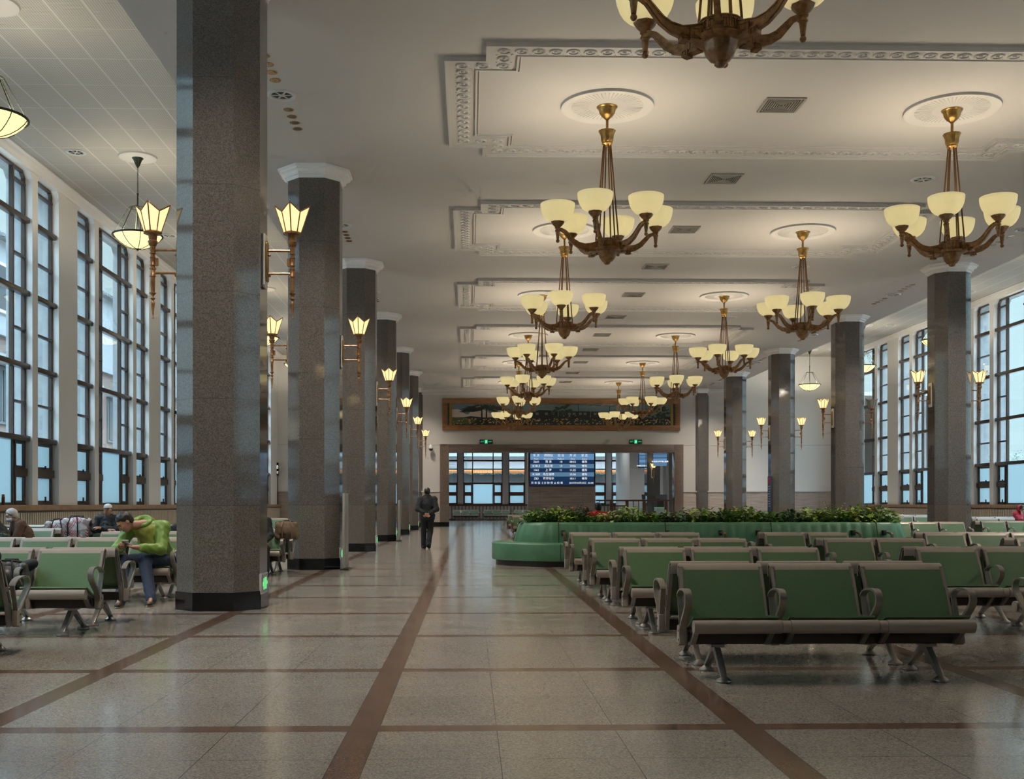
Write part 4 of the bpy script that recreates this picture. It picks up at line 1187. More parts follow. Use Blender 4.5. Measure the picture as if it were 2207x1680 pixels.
# ================================================================ benches
# local frame: centre of the length at x = 0, back plane at y = 0, sitter faces -y
SW, SP = .60, .665
def make_bench(n):
    root = thing('waiting_bench', 'x', 'bench')
    W = SW + (n - 1) * SP; xs = [-W / 2 + SW / 2 + i * SP for i in range(n)]
    MB().box(-W / 2 + .03, W / 2 - .03, -.48, -.38, .235, .315).build('beam', 'dark_steel', root, bevel=.008)
    for x in xs:
        a, c = x - SW / 2, x + SW / 2
        st = MB(); st.ribbon([(-.345, .36), (-.42, .352), (-.50, .368), (-.58, .405), (-.662, .447)], a + .004, c - .004, .014)
        seat = st.build('seat', 'green_seat', root, smooth=True, angle=50)
        t = MB(); pf = [(-.655 + .0, .418)] + [(-.700 + .046 * math.cos(q), .382 + .046 * math.sin(q)) for q in [math.radians(d) for d in range(75, -130 - 180, -25)] if True][:13]
        pf = [(-.70 + .047 * math.cos(math.radians(d)), .382 + .047 * math.sin(math.radians(d))) for d in range(0, 360, 24)]
        t.prism(pf, a, c, 'x')
        t.build('front_rail', 'beige_aluminium', seat, smooth=True, angle=50)
        # backrest: green perforated panel in a beige frame with a rolled top
        b = MB(); pth = [(-.395, .352), (-.375, .40), (-.33, .50), (-.285, .60), (-.235, .70), (-.213, .742)]
        b.ribbon(pth, a + .012, c - .012, .010)
        back = b.build('backrest', 'green_seat', root, smooth=True, angle=50)
        f = MB(); pth2 = [(-.380, .375), (-.33, .492), (-.285, .592), (-.235, .695), (-.205, .750), (-.185, .772), (-.160, .780), (-.138, .770), (-.128, .745), (-.130, .69)]
        for q0, q1 in ((a, a + .016), (c - .016, c)): f.ribbon([(p[0] - .003, p[1]) for p in pth2[:5]], q0, q1, .016)
        f.ribbon([(-.214, .738)] + pth2[4:], a, c, .013)
        f.build('back_frame', 'beige_aluminium', back, smooth=True, angle=60)
        # supports under the seat: open triangular castings at both ends
        for xx in (a + .02, c - .055):
            s_ = MB(); s_.ribbon([(-.41, .235), (-.50, .245), (-.655, .37), (-.66, .40)], xx, xx + .035, .022)
            s_.ribbon([(-.655, .398), (-.52, .360), (-.42, .340)], xx, xx + .035, .020)
            s_.ribbon([(-.52, .265), (-.55, .365)], xx + .008, xx + .028, .014); s_.ribbon([(-.45, .25), (-.45, .35)], xx + .008, xx + .028, .016)
            s_.build('seat_bracket', 'cast_aluminium', seat)
        # slotted rear uprights
        for xx in (a - .004, c - .026):
            s_ = MB(); s_.prism([(-.42, .24), (-.34, .24), (-.315, .34), (-.305, .42), (-.345, .42), (-.40, .34)], xx, xx + .03, 'x')
            s_.ribbon([(-.37, .40), (-.315, .52), (-.262, .64), (-.20, .76)], xx, xx + .03, .018)
            s_.ribbon([(-.315, .40), (-.27, .50), (-.215, .62), (-.165, .75)], xx, xx + .03, .014)
            s_.prism([(-.315, .52), (-.262, .52), (-.245, .56), (-.30, .56)], xx, xx + .03, 'x')
            s_.build('upright', 'cast_aluminium', back)
    for i in range(n - 1):
        x = xs[i] + SP / 2
        pf = [(-.70 + .043 * math.cos(math.radians(d)), .382 + .043 * math.sin(math.radians(d))) for d in range(0, 360, 24)]
        b = MB(); b.prism(pf, x - .0285, x + .0285, 'x'); b.ribbon([(-.345, .356), (-.50, .362), (-.66, .416)], x - .034, x + .034, .010)
        b.build('rail_link', 'beige_aluminium', root, smooth=True, angle=50)
        b = MB(); b.ribbon([(-.168, .770), (-.145, .760), (-.136, .735), (-.138, .68)], x - .04, x + .04, .010)
    # armrests
    ax_ = [-W / 2 - .022] + [xs[i] + SP / 2 for i in range(n - 1)] + [W / 2 + .022]
    loop = [(-.415, .30), (-.445, .345), (-.50, .41), (-.565, .46), (-.625, .515), (-.645, .555), (-.635, .595), (-.60, .618), (-.54, .625), (-.46, .622), (-.39, .605), (-.345, .580), (-.335, .560)]
    lt = [.026, .024, .022, .022, .024, .025, .022, .018, .014, .012, .011, .010, .010]
    strut = [(-.335, .565), (-.355, .50), (-.385, .42), (-.40, .36), (-.41, .30)]
    for x in ax_:
        b = MB(); b.ribbon(loop, x - .024, x + .024, lt); b.ribbon(strut, x - .018, x + .018, .012)
        ar = b.build('armrest', 'cast_aluminium', root, smooth=True, angle=48)
        h = MB(); hp = [(-.425 + .030 * math.cos(math.radians(d)), .34 + .030 * math.sin(math.radians(d))) for d in range(0, 181, 30)] + [(-.425 + .030 * math.cos(math.radians(d)), .25 + .030 * math.sin(math.radians(d))) for d in range(180, 361, 30)]
        h.prism(hp, x - .027, x + .027, 'x'); h.build('arm_hub', 'cast_aluminium', ar, smooth=True, angle=40)
        sc_ = MB()
        for z in (.325, .262): sc_.tube([(x - .031, -.425, z), (x + .031, -.425, z)], .009, 8)
        sc_.build('screw', 'screw', ar)
    for s in (-1, 1):                                              # end covers of the beam
        b = MB(); x0, x1 = sorted((s * (W / 2 + .005), s * (W / 2 + .05)))
        b.prism([(-.47, .235), (-.36, .235), (-.37, .36), (-.44, .36)], x0, x1, 'x'); b.build('end_cover', 'beige_aluminium', root, bevel=.006)
        b = MB(); b.prism([(-.385, .22), (-.13, .22), (-.15, .70), (-.20, .74)], *sorted((s * (W / 2 - .012), s * (W / 2 - .004))), 'x')
    for s in (-1, 1):                                              # legs: cast inverted V with round feet
        x = s * (W / 2 - .215); g_ = MB()
        g_.box(x - .05, x + .05, -.50, -.35, .215, .237)
        g_.prism([(-.475, .22), (-.395, .22), (-.40, .19), (-.655, .038), (-.690, .038)][:5], x - .022, x + .022, 'x')
        g_.prism([(-.46, .22), (-.365, .22), (-.125, .038), (-.155, .038), (-.36, .165), (-.425, .18)], x - .022, x + .022, 'x')
        lg = g_.build('leg', 'cast_aluminium', root, bevel=.006)
        for y in (-.668, -.135):
            MB().lathe([(.050, 0), (.055, .006), (.052, .016), (.032, .030), (.018, .042)], 18, (x, y)).build('foot', 'cast_aluminium', lg, smooth=True)
    return root
bench3 = make_bench(3); bench2 = make_bench(2); bpy.context.view_layer.update()
bt3, bt2 = tree(bench3), tree(bench2); usedb = {3: False, 2: False}
PAIRS = {}
def put_bench(n, xl, yc, facing, lab, grp, sc_=1.0, z=0, rz=0):
    """xl: left end as seen from the camera"""
    o = {3: bench3, 2: bench2}[n] if not usedb[n] else copy_tree({3: bt3, 2: bt2}[n]); usedb[n] = True
    W = (SW + (n - 1) * SP) * sc_
    o.location = (xl + W / 2, yc, z); o.rotation_euler = (0, 0, (0 if facing == 'toward' else PI) + rz); o.scale = (sc_, 1, 1)
    return tag(o, lab, 'bench', grp)
R1 = 'right block beside the brown floor strip'
for i, y in enumerate((8.07, 10.9, 13.72, 16.5)):
    for f in ('toward', 'away'):
        side = 'facing the camera' if f == 'toward' else 'facing away'
        put_bench(3, 1.52, y, f, 'green three-seat bench %s, %s pair right of the open floor' % (side, ORD[i]), 'green benches right of the aisle')
for i, y in enumerate((8.07, 10.9, 13.72, 16.5)):
    for f in ('toward', 'away'):
        side = 'facing the camera' if f == 'toward' else 'facing away'
        put_bench(2, 4.44, y, f, 'two-seat green bench %s, %s pair of the second seat column' % (side, ORD[i]), 'green two-seat benches on the right')
for i, y in enumerate((13.72, 16.5, 26.2)):
    for f in ('toward', 'away'):
        side = 'facing the camera' if f == 'toward' else 'facing away'
        put_bench(3, 6.88 if i < 2 else 10.0, y, f, 'green bench %s, %s pair by the right edge of the picture' % (side, ORD[i]), 'green benches at the right edge')
# benches of the right aisle, by the column and under the windows
for i, (px, y, n) in enumerate(((2107, 27.6, 3), (2100, 32.6, 3), (1925, 38.4, 2), (1900, 43.5, 3), (1990, 47, 3), (2098, 36.5, 3))):
    lab = ['row right of the nearest right column', 'row behind the person in red by the window ledge', 'between the sofa end and the nearest right column', 'distant row left of the nearest right column',
           'farthest row left of the nearest right column', 'distant row at the right edge before the window ledge'][i]
    for f in ('toward', 'away'):
        put_bench(n, ax(px, y), y, f, 'green bench %s, %s' % ('facing the camera' if f == 'toward' else 'facing away', lab), 'green benches in the right aisle')
# left block
LX = -3.55
for i, (y, xr, n) in enumerate(((8.50, -3.70, 2), (10.85, LX, 2), (14.25, -3.72, 3))):
    sc_ = 1.04; W = (SW + (n - 1) * SP) * sc_
    for f in ('toward', 'away'):
        side = 'facing the camera' if f == 'toward' else 'facing away'
        put_bench(n, xr - W, y, f, 'green bench %s, %s pair left of the open floor' % (side, ORD[i]), 'green benches left of the aisle', sc_)
for f in ('toward', 'away'):
    put_bench(3, -3.72 - 1.93 * 1.04 - .1 - 1.93 * 1.04, 14.25, f, 'green bench %s, left of the one with the green-jacketed man' % ('facing the camera' if f == 'toward' else 'facing away'), 'green benches left of the aisle', 1.04)
    put_bench(3, ax(125, 19.6) - 1.93, 19.6, f, 'pale green bench %s beside the woman in brown' % ('facing the camera' if f == 'toward' else 'facing away'), 'green benches by the left windows')
    put_bench(3, ax(183, 23.0), 23.0, f, 'pale green bench %s used by the man in a white cap' % ('facing the camera' if f == 'toward' else 'facing away'), 'green benches by the left windows')
    put_bench(3, ax(183, 23.0) - 2.03, 23.0, f, 'pale green bench %s carrying the flag-printed bags' % ('facing the camera' if f == 'toward' else 'facing away'), 'green benches by the left windows')
    put_bench(3, ax(336, 20.8), 20.85, f, 'green bench %s with the person slumped behind the first column' % ('facing the camera' if f == 'toward' else 'facing away'), 'green benches by the left windows')
    put_bench(3, ax(227, 17.4), 17.4, f, 'green bench %s just behind the man in green' % ('facing the camera' if f == 'toward' else 'facing away'), 'green benches left of the aisle')
    put_bench(2, ax(617, 19.2) - 1.31, 19.2, f, 'green two-seat bench %s seen between the first and second left columns' % ('facing the camera' if f == 'toward' else 'facing away'), 'benches seen between the left columns', 1.04)
    put_bench(3, ax(585, 33.5), 33.5, f, 'teal bench %s in the gap left of the second column, farther back' % ('facing the camera' if f == 'toward' else 'facing away'), 'benches seen between the left columns')
# behind the sofa
for i, y in enumerate((33.4, 38.9, 43.6)):
    for f in ('toward', 'away'):
        put_bench(3, 1.52, y, f, 'green bench %s behind the left sofa end, %s pair' % ('facing the camera' if f == 'toward' else 'facing away', ORD[i]), 'green benches behind the sofa')
# far room, against the radiator cover
for i, (px, n) in enumerate(((975.5, 3), (1042.5, 3), (1108.5, 2))):
    put_bench(n, ax(px, 80.4), 80.95, 'toward', 'dark green bench against the far windows beyond the portal, %s from the left' % ('first', 'second', 'third')[i], 'benches under the far windows', 1.0)

# ================================================================ round-ended sofa with planter
SX0, SX1, SY = 1.75, 8.1, 22.25
def stadium(off, n=14):
    """points of the stadium of radius off around the segment SX0..SX1; returns list of (x, y, nx, ny, s)"""
    pts = []
    def seg(x0, x1, y, ny, step=.05):
        m = max(2, int(abs(x1 - x0) / step))
        return [(x0 + (x1 - x0) * i / m, y, 0, ny) for i in range(m)]
    out = seg(SX0, SX1, SY - off, -1)
    out += [(SX1 + off * math.cos(a), SY + off * math.sin(a), math.cos(a), math.sin(a)) for a in [-PI / 2 + PI * i / 48 for i in range(48)]]
    out += seg(SX1, SX0, SY + off, 1)
    out += [(SX0 + off * math.cos(a), SY + off * math.sin(a), math.cos(a), math.sin(a)) for a in [PI / 2 + PI * i / 48 for i in range(48)]]
    return out
base_path = stadium(1.0)
NP = len(base_path)
def ring_part(i0, i1, prof, groove=None):
    """sweep prof [(radial offset from centre line, z)] between path indices (closed profile)"""
    b = MB(); vs = []; n = len(prof); idx = list(range(i0, i1 + 1))
    for c, i in enumerate(idx):
        x, y, nx, ny = base_path[i % NP]; cx, cy = x - nx, y - ny
        for r, z in prof:
            g_ = 0
            if groove and r > groove[1] and (c % groove[0] == 0) and 0 < c < len(idx) - 1: g_ = .026
            vs.append((cx + nx * (r - g_), cy + ny * (r - g_), z))
    fs = []
    for c in range(len(idx) - 1):
        for k in range(n):
            k2 = (k + 1) % n; fs.append((c * n + k, (c + 1) * n + k, (c + 1) * n + k2, c * n + k2))
    fs += [tuple(range(n)), tuple(range((len(idx) - 1) * n, len(idx) * n))[::-1]]
    b.add(vs, fs); return b
def rprof(r0, r1, z0, z1, rr=.05, lean=0.0):
    p = []
    for cx_, cz_, a0 in ((r1 - rr, z1 - rr, 0), (r0 + rr, z1 - rr, 90), (r0 + rr, z0 + rr * .5, 180), (r1 - rr, z0 + rr * .5, 270)):
        for d in (0, 30, 60, 90):
            a = math.radians(a0 + d); rad = rr if cz_ > (z0 + z1) / 2 else rr * .5
            r = cx_ + rr * math.cos(a); z = cz_ + rad * math.sin(a); p.append((r - lean * (z - z0), z))
    return p
sofa = thing('sofa', 'long green leather sofa with rounded ends wrapped around the plants', 'sofa', (0, 0, 0))
m1 = len(stadium(1.0)) // 2                        # start of the far straight
ns = m1 - 48                                       # steps in the near straight
cuts = [0, int(ns * (1 / 3.0)), int(ns * (2 / 3.0)), ns]
secs = [(cuts[0], cuts[1]), (cuts[1], cuts[2]), (cuts[2], cuts[3]), (ns, ns + 24), (ns + 24, m1), (m1, m1 + cuts[1]), (m1 + cuts[1], m1 + cuts[2]), (m1 + cuts[2], m1 + ns), (m1 + ns, m1 + ns + 24), (m1 + ns + 24, NP)]
for i, (a, c) in enumerate(secs):
    ring_part(a, c, rprof(.78, 1.30, .10, .46, .045)).build('seat_section', 'green_leather', sofa, smooth=True, angle=50)
    ring_part(a, c, rprof(.42, .88, .40, .855, .07, .30), groove=(5 if (c - a) < 30 else 4, .6)).build('back_section', 'green_leather', sofa, smooth=True, angle=50)
    ring_part(a, c, [(.5, 0), (1.22, 0), (1.22, .10), (.5, .10)]).build('plinth', 'dark_steel', sofa)
b = MB()
for i, (a, c) in enumerate(secs):
    x, y, nx, ny = base_path[a % NP]; cx, cy = x - nx, y - ny
    t = Vector((-ny, nx)) * .006
    q = [(cx + nx * r, cy + ny * r) for r in (.79, 1.303)]
    b.add([(q[0][0] - t.x, q[0][1] - t.y, .12), (q[1][0] - t.x, q[1][1] - t.y, .12), (q[1][0] - t.x, q[1][1] - t.y, .44), (q[0][0] - t.x, q[0][1] - t.y, .462),
           (q[0][0] + t.x, q[0][1] + t.y, .12), (q[1][0] + t.x, q[1][1] + t.y, .12), (q[1][0] + t.x, q[1][1] + t.y, .44), (q[0][0] + t.x, q[0][1] + t.y, .462)],
          [(0, 1, 2, 3), (7, 6, 5, 4), (0, 4, 5, 1), (1, 5, 6, 2), (2, 6, 7, 3), (3, 7, 4, 0)])
    q = [(cx + nx * r, cy + ny * r) for r in (.45, .885, .752)]
    b.add([(q[0][0] - t.x, q[0][1] - t.y, .42), (q[1][0] - t.x, q[1][1] - t.y, .42), (q[2][0] - t.x, q[2][1] - t.y, .85), (q[0][0] - t.x, q[0][1] - t.y, .858),
           (q[0][0] + t.x, q[0][1] + t.y, .42), (q[1][0] + t.x, q[1][1] + t.y, .42), (q[2][0] + t.x, q[2][1] + t.y, .85), (q[0][0] + t.x, q[0][1] + t.y, .858)],
          [(0, 1, 2, 3), (7, 6, 5, 4), (0, 4, 5, 1), (1, 5, 6, 2), (2, 6, 7, 3), (3, 7, 4, 0)])
b.build('seam', 'sofa_seam', sofa)
for x in (1.83, 3.9, 4.95, 5.7, 7.6, 8.22):
    a_ = MB(); a_.ribbon([(SY - .82, .66), (SY - .95, .665), (SY - 1.18, .65), (SY - 1.24, .63), (SY - 1.26, .58), (SY - 1.25, .45)], x - .025, x + .025, [.03, .03, .03, .03, .028, .026])
    arm = a_.build('armrest', 'brown_wood_frame', sofa, bevel=.005)
    MB().box(x - .03, x + .03, SY - .90, SY - .78, .60, .70).build('arm_bracket', 'black_plastic', arm, bevel=.005)
pl_ = thing('planter_bed', 'dark soil bed inside the ring of the green sofa', 'planter')
b = MB(); b.prism([(p[0] - p[2] * .56, p[1] - p[3] * .56) for p in base_path[::4]], .45, .80, 'z'); b.build('soil', 'soil', pl_)

# ---------------- plants
for n_, c_ in (('leaf_mid', (.15, .31, .045)), ('leaf_light', (.36, .50, .07)), ('leaf_dark', (.035, .105, .028)), ('leaf_yellow', (.50, .55, .18)), ('leaf_purple', (.045, .018, .028)), ('leaf_grey', (.16, .24, .15)), ('leaf_red', (.22, .015, .022)), ('flower_orange', (.85, .22, .03)), ('stem_green', (.05, .09, .025))):
    pbr(n_, c_, .38, vary=(9, .35))
def leaf(b, base, d, up, L, W, droop=.25, fold=.15):
    d = d.normalized(); s = d.cross(up)
    if s.length < 1e-4: s = Vector((1, 0, 0))
    s.normalize(); n = s.cross(d).normalized()
    P = []
    for t, w in ((0, .06), (.3, .8), (.6, .95), (.85, .5), (1, .0)):
        c = base + d * (L * t) + Vector((0, 0, -droop * L * t * t))
        if w == 0 or t == 0: P.append([c])
        else: P.append([c - s * W * w / 2 + n * fold * W * w, c, c + s * W * w / 2 + n * fold * W * w])
    vs = [P[0][0]] + P[1] + P[2] + P[3] + [P[4][0]]
    b.add(vs, [(0, 2, 1), (0, 3, 2), (1, 2, 5, 4), (2, 3, 6, 5), (4, 5, 8, 7), (5, 6, 9, 8), (7, 8, 10), (8, 9, 10)])
def plant(name, kind, mat, x, y, z, R, H, n, L, W, lab, cat, grp, seed, mat2=None):
    rn = random.Random(seed); t = thing(name, lab, cat, (x, y, z), group=grp)
    b = MB(); st = MB()
    for k in range(n):
        if kind == 'bush':
            a = rn.random() * 2 * PI; r = R * rn.random() ** .5; h = H * (1 - (r / R) ** 2 * .55) * rn.uniform(.15, 1)
            c = Vector((r * math.cos(a), r * math.sin(a), h)); d = Vector((math.cos(a) + rn.uniform(-.9, .9), math.sin(a) + rn.uniform(-.9, .9), rn.uniform(-.1, 1.0)))
            leaf(b, c, d, Vector((rn.uniform(-.3, .3), rn.uniform(-.3, .3), 1)), L * rn.uniform(.6, 1.2), W * rn.uniform(.7, 1.2), .3)
            if k % 7 == 0: st.tube([(c.x * .3, c.y * .3, 0), (c.x * .7, c.y * .7, h * .6), tuple(c)], .004, 4)
        else:                                                   # spray of blades or fronds
            a = rn.random() * 2 * PI; el = rn.uniform(.5, 1.35); d = Vector((math.cos(a) * math.cos(el), math.sin(a) * math.cos(el), math.sin(el)))
            c0_ = Vector((rn.uniform(-.05, .05), rn.uniform(-.05, .05), 0))
            if kind == 'blade': leaf(b, c0_, d, Vector((0, 0, 1)), H * rn.uniform(.7, 1.15), W, .25)
            else:
                Ls = H * rn.uniform(.7, 1.15); pts = [c0_ + d * Ls * q / 6 + Vector((0, 0, -.25 * Ls * (q / 6) ** 2)) for q in range(7)]
                st.tube(pts, .004, 4)
                for q in range(2, 7):
                    for s in (-1, 1):
                        sd = d.cross(Vector((0, 0, 1))).normalized() * s + d * .6
                        leaf(b, pts[q], sd, Vector((0, 0, 1)), L * (1.1 - q * .1), W, .1)
    f = b.build('foliage', mat, t, smooth=True, angle=180)
    if st.v: st.build('stem', 'stem_green', t)
    return t
where = ['left end', 'second spot from the left', 'third spot from the left', 'fourth spot from the left', 'fifth spot from the left', 'sixth spot from the left', 'left of the middle', 'middle', 'right of the middle', 'seventh spot from the right', 'sixth spot from the right',
         'fifth spot from the right', 'fourth spot from the right', 'third spot from the right', 'second spot from the right', 'right end']
rn = random.Random(11)
kinds = ['leaf_mid', 'leaf_light', 'leaf_mid', 'leaf_yellow', 'leaf_light', 'leaf_mid', 'leaf_grey', 'leaf_light', 'leaf_mid', 'leaf_light', 'leaf_mid', 'leaf_dark', 'leaf_light', 'leaf_mid', 'leaf_light', 'leaf_mid']
nm = {'leaf_mid': 'mid green', 'leaf_light': 'lime green', 'leaf_yellow': 'yellow-green', 'leaf_grey': 'grey-green', 'leaf_dark': 'dark green'}
xa, xb = 1.38, 8.42
for k in range(16):
    x = xa + (xb - xa) * k / 15
    plant('leafy_plant', 'bush', kinds[k], x, SY - .16 + rn.uniform(-.06, .06), .80, .30, (.24 + .16 * rn.random()) * (.55 if k in (2, 3) else 1) + (.08 if k in (3, 14, 15) else 0), 170, .13, .075,
          '%s broad-leaved plant in the front of the planter, %s' % (nm[kinds[k]], where[k]), 'plant', 'leafy plants in the planter', 100 + k)
    plant('leafy_plant', 'bush', kinds[(k * 5 + 3) % 16], x + .2, SY + .22 + rn.uniform(-.06, .06), .80, .32, .26 + .12 * rn.random() - (.14 if k in (2, 3) else 0), 130, .12, .055,
          '%s plant at the back of the planter, %s' % (nm[kinds[(k * 5 + 3) % 16]], where[k]), 'plant', 'leafy plants in the planter', 200 + k)
# the low dark box edging
hd = MB(); rn = random.Random(5)
ed = [(p[0] - p[2] * .58, p[1] - p[3] * .58, p[2], p[3]) for p in base_path]
for k in range(5200):
    p = ed[rn.randrange(NP)]; c = Vector((p[0] + rn.uniform(-.06, .06), p[1] + rn.uniform(-.06, .06), .83 + rn.uniform(0, .12)))
    leaf(hd, c, Vector((p[2] + rn.uniform(-1, 1), p[3] + rn.uniform(-1, 1), rn.uniform(0, 1))), Vector((0, 0, 1)), .035, .022, .1)
tag(hd.build('box_edging', 'leaf_dark', smooth=True), 'low dark green edging of tiny leaves along the top of the sofa back', 'foliage', kind='stuff')
fern = [(1.28, -.05, 'leaf_purple', 'frond', .30, 14, 'dark purple spiky plant at the left end of the planter'), (1.75, .0, 'leaf_grey', 'frond', .52, 34, 'tall feathery grey-green bush near the left end of the planter'),
        (2.12, .05, 'leaf_dark', 'frond', .50, 30, 'tall feathery dark bush, second from the left end of the planter'), (3.05, .0, 'leaf_grey', 'blade', .34, 18, 'grey-green spiky plant left of the middle of the planter'),
        (4.85, .0, 'leaf_yellow', 'blade', .46, 12, 'pale upright leaves left of the person in red'), (5.25, -.02, 'leaf_grey', 'frond', .33, 20, 'silvery fern in the middle of the planter'),
        (7.5, .0, 'leaf_yellow', 'frond', .58, 20, 'tall yellow-green feathery plant at the right of the planter'), (8.15, .05, 'leaf_dark', 'frond', .50, 34, 'dark feathery bush near the right end of the planter'), (6.4, .0, 'leaf_yellow', 'blade', .40, 10, 'thin upright yellow-green blades right of the middle of the planter'),
        (8.42, -.02, 'leaf_light', 'frond', .36, 22, 'light green fern at the right end of the planter')]
for i, (x, dy, m_, kd, h, n, lab) in enumerate(fern):
    plant('feathery_plant', kd, m_, x, SY + dy, .80, .2, h, n, .10, .035 if kd == 'frond' else .045, lab, 'plant', 'feathery plants in the planter', 300 + i)
plant('red_leaf_plant', 'blade', 'leaf_red', 4.12, SY - .02, .84, .2, .36, 7, .2, .10, 'dark red leaves rising in the middle of the planter', 'plant', None, 7)
for i, (px, py) in enumerate(((1260, 1087), (1232, 1087), (1402, 1117), (1433, 1121), (1562, 1102), (1838, 1113), (1880, 1104))):
    y = SY - .3; x = ax(px, y); z = az(px, py, y); z = max(.9, min(z, 1.12))
    t = thing('orange_flower', 'small orange flower among the leaves, %s from the left' % ('first', 'second', 'third', 'fourth', 'fifth', 'sixth', 'seventh')[i], 'flower', (x, y, z), group='orange flowers in the planter')
    b = MB()
    for k in range(5): leaf(b, Vector((0, 0, 0)), Vector((math.cos(k * 1.256), math.sin(k * 1.256) - .4, .5)), Vector((0, 0, 1)), .075, .05, .1)
    b.build('petals', 'flower_orange', t); MB().tube([(0, 0, 0), (.01, .06, -.12)], .003, 4).build('stem', 'stem_green', t)
# ================================================================ people (smoothly blended volumes turned into one surface)
def surf_nets(prims, res, name, mat, parent, k=.03, matfn=None):
    wr = {'jacket': .0042, 'coat': .0055, 'trousers': .0035, 'hair': .003, 'hood': .004, 'shell': .005}.get(name, 0)
    """prims: ('c', a, b, ra, rb[, k]) tapered limb, ('e', centre, radii[, rotation 3x3, k]) ellipsoid, ('cut', point, normal) half-space removed"""
    lo = np.array([1e9] * 3); hi = -lo
    for p in prims:
        if p[0] == 'c':
            r = max(p[3], p[4])
            for q in (p[1], p[2]): lo = np.minimum(lo, np.array(q) - r); hi = np.maximum(hi, np.array(q) + r)
        elif p[0] == 'e':
            r = max(p[2]); lo = np.minimum(lo, np.array(p[1]) - r); hi = np.maximum(hi, np.array(p[1]) + r)
    lo -= 3 * res; hi += 3 * res
    N = np.ceil((hi - lo) / res).astype(int) + 1
    F = np.full(N, 1.0, dtype=np.float32)
    axs = [lo[i] + res * np.arange(N[i]) for i in range(3)]
    for p in prims:
        if p[0] == 'cut':
            X = axs[0][:, None, None] - p[1][0]; Y = axs[1][None, :, None] - p[1][1]; Z = axs[2][None, None, :] - p[1][2]
            F = np.maximum(F, (X * p[2][0] + Y * p[2][1] + Z * p[2][2]).astype(np.float32)); continue
        if p[0] == 'c': r = max(p[3], p[4]); a = np.array(p[1], float); b = np.array(p[2], float); l = np.minimum(a, b) - r; h = np.maximum(a, b) + r; kk = p[5] if len(p) > 5 else k
        else: r = max(p[2]); a = np.array(p[1], float); l = a - r; h = a + r; kk = p[4] if len(p) > 4 else k
        m = kk + 2 * res
        i0 = np.maximum(((l - m - lo) / res).astype(int), 0); i1 = np.minimum(((h + m - lo) / res).astype(int) + 2, N)
        X = (axs[0][i0[0]:i1[0]])[:, None, None]; Y = (axs[1][i0[1]:i1[1]])[None, :, None]; Z = (axs[2][i0[2]:i1[2]])[None, None, :]
        if p[0] == 'c':
            ab = b - a; L2 = max(ab @ ab, 1e-9)
            t = np.clip(((X - a[0]) * ab[0] + (Y - a[1]) * ab[1] + (Z - a[2]) * ab[2]) / L2, 0, 1)
            d = np.sqrt((X - a[0] - t * ab[0]) ** 2 + (Y - a[1] - t * ab[1]) ** 2 + (Z - a[2] - t * ab[2]) ** 2) - (p[3] + (p[4] - p[3]) * t)
        else:
            R = np.array(p[3], float) if len(p) > 3 and p[3] is not None else np.eye(3)
            dx, dy, dz = X - a[0], Y - a[1], Z - a[2]
            q = [(R[0][i] * dx + R[1][i] * dy + R[2][i] * dz) for i in range(3)]
            k0 = np.sqrt(sum((q[i] / p[2][i]) ** 2 for i in range(3))); k1 = np.sqrt(sum((q[i] / p[2][i] ** 2) ** 2 for i in range(3))) + 1e-9
            d = k0 * (k0 - 1) / k1
        S_ = F[i0[0]:i1[0], i0[1]:i1[1], i0[2]:i1[2]]
        hh = np.maximum(kk - np.abs(S_ - d), 0) / kk
        F[i0[0]:i1[0], i0[1]:i1[1], i0[2]:i1[2]] = np.minimum(S_, d) - hh * hh * kk * .25
    if wr:                                             # cloth folds / strands
        X = axs[0][:, None, None]; Y = axs[1][None, :, None]; Z = axs[2][None, None, :]; q = 1.7 if name == 'hair' else 1.0
        F = F + (wr * (np.sin(q * (38 * X + 21 * Z + 2.2 * np.sin(23 * Y + 9 * Z))) * np.sin(q * (19 * Y - 31 * Z + 1.9 * np.sin(27 * X))) + .5 * np.sin(q * (61 * Z + 33 * Y + 2.5 * np.sin(29 * X + 8 * Y))))).astype(np.float32)
    ins = F < 0
    c = ins.astype(np.int8); n = [v - 1 for v in N]
    tot = sum(c[i:i + n[0], j:j + n[1], q:q + n[2]] for i in (0, 1) for j in (0, 1) for q in (0, 1))
    cells = (tot > 0) & (tot < 8)
    ids = -np.ones(cells.shape, dtype=np.int64); cc = np.argwhere(cells); ids[cells] = np.arange(len(cc))
    acc = np.zeros((len(cc), 3)); cnt = np.zeros(len(cc))
    cor = [(i, j, q) for i in (0, 1) for j in (0, 1) for q in (0, 1)]
    for u in cor:
        for v in cor:
            if sum(abs(u[i] - v[i]) for i in range(3)) == 1 and u < v:
                fa = F[cc[:, 0] + u[0], cc[:, 1] + u[1], cc[:, 2] + u[2]]; fb = F[cc[:, 0] + v[0], cc[:, 1] + v[1], cc[:, 2] + v[2]]
                mk = (fa < 0) != (fb < 0); t = np.where(mk, fa / np.where(mk, fa - fb, 1), 0)
                for i in range(3): acc[:, i] += np.where(mk, u[i] + (v[i] - u[i]) * t, 0)
                cnt += mk
    V = lo + (cc + acc / cnt[:, None]) * res
    faces = []
    for axis in range(3):
        sl = [slice(None)] * 3; s2 = [slice(None)] * 3; sl[axis] = slice(0, -1); s2[axis] = slice(1, None)
        A = ins[tuple(sl)]; B = ins[tuple(s2)]; e = np.argwhere(A != B)
        u, w = [i for i in range(3) if i != axis]
        e = e[(e[:, u] > 0) & (e[:, w] > 0)]
        e = e[(e[:, u] < ids.shape[u]) & (e[:, w] < ids.shape[w]) & (e[:, axis] < ids.shape[axis])]
        def I(du, dw):
            q = e.copy(); q[:, u] -= du; q[:, w] -= dw; return ids[q[:, 0], q[:, 1], q[:, 2]]
        Q = np.stack([I(0, 0), I(1, 0), I(1, 1), I(0, 1)], 1)
        flip = A[e[:, 0], e[:, 1], e[:, 2]]
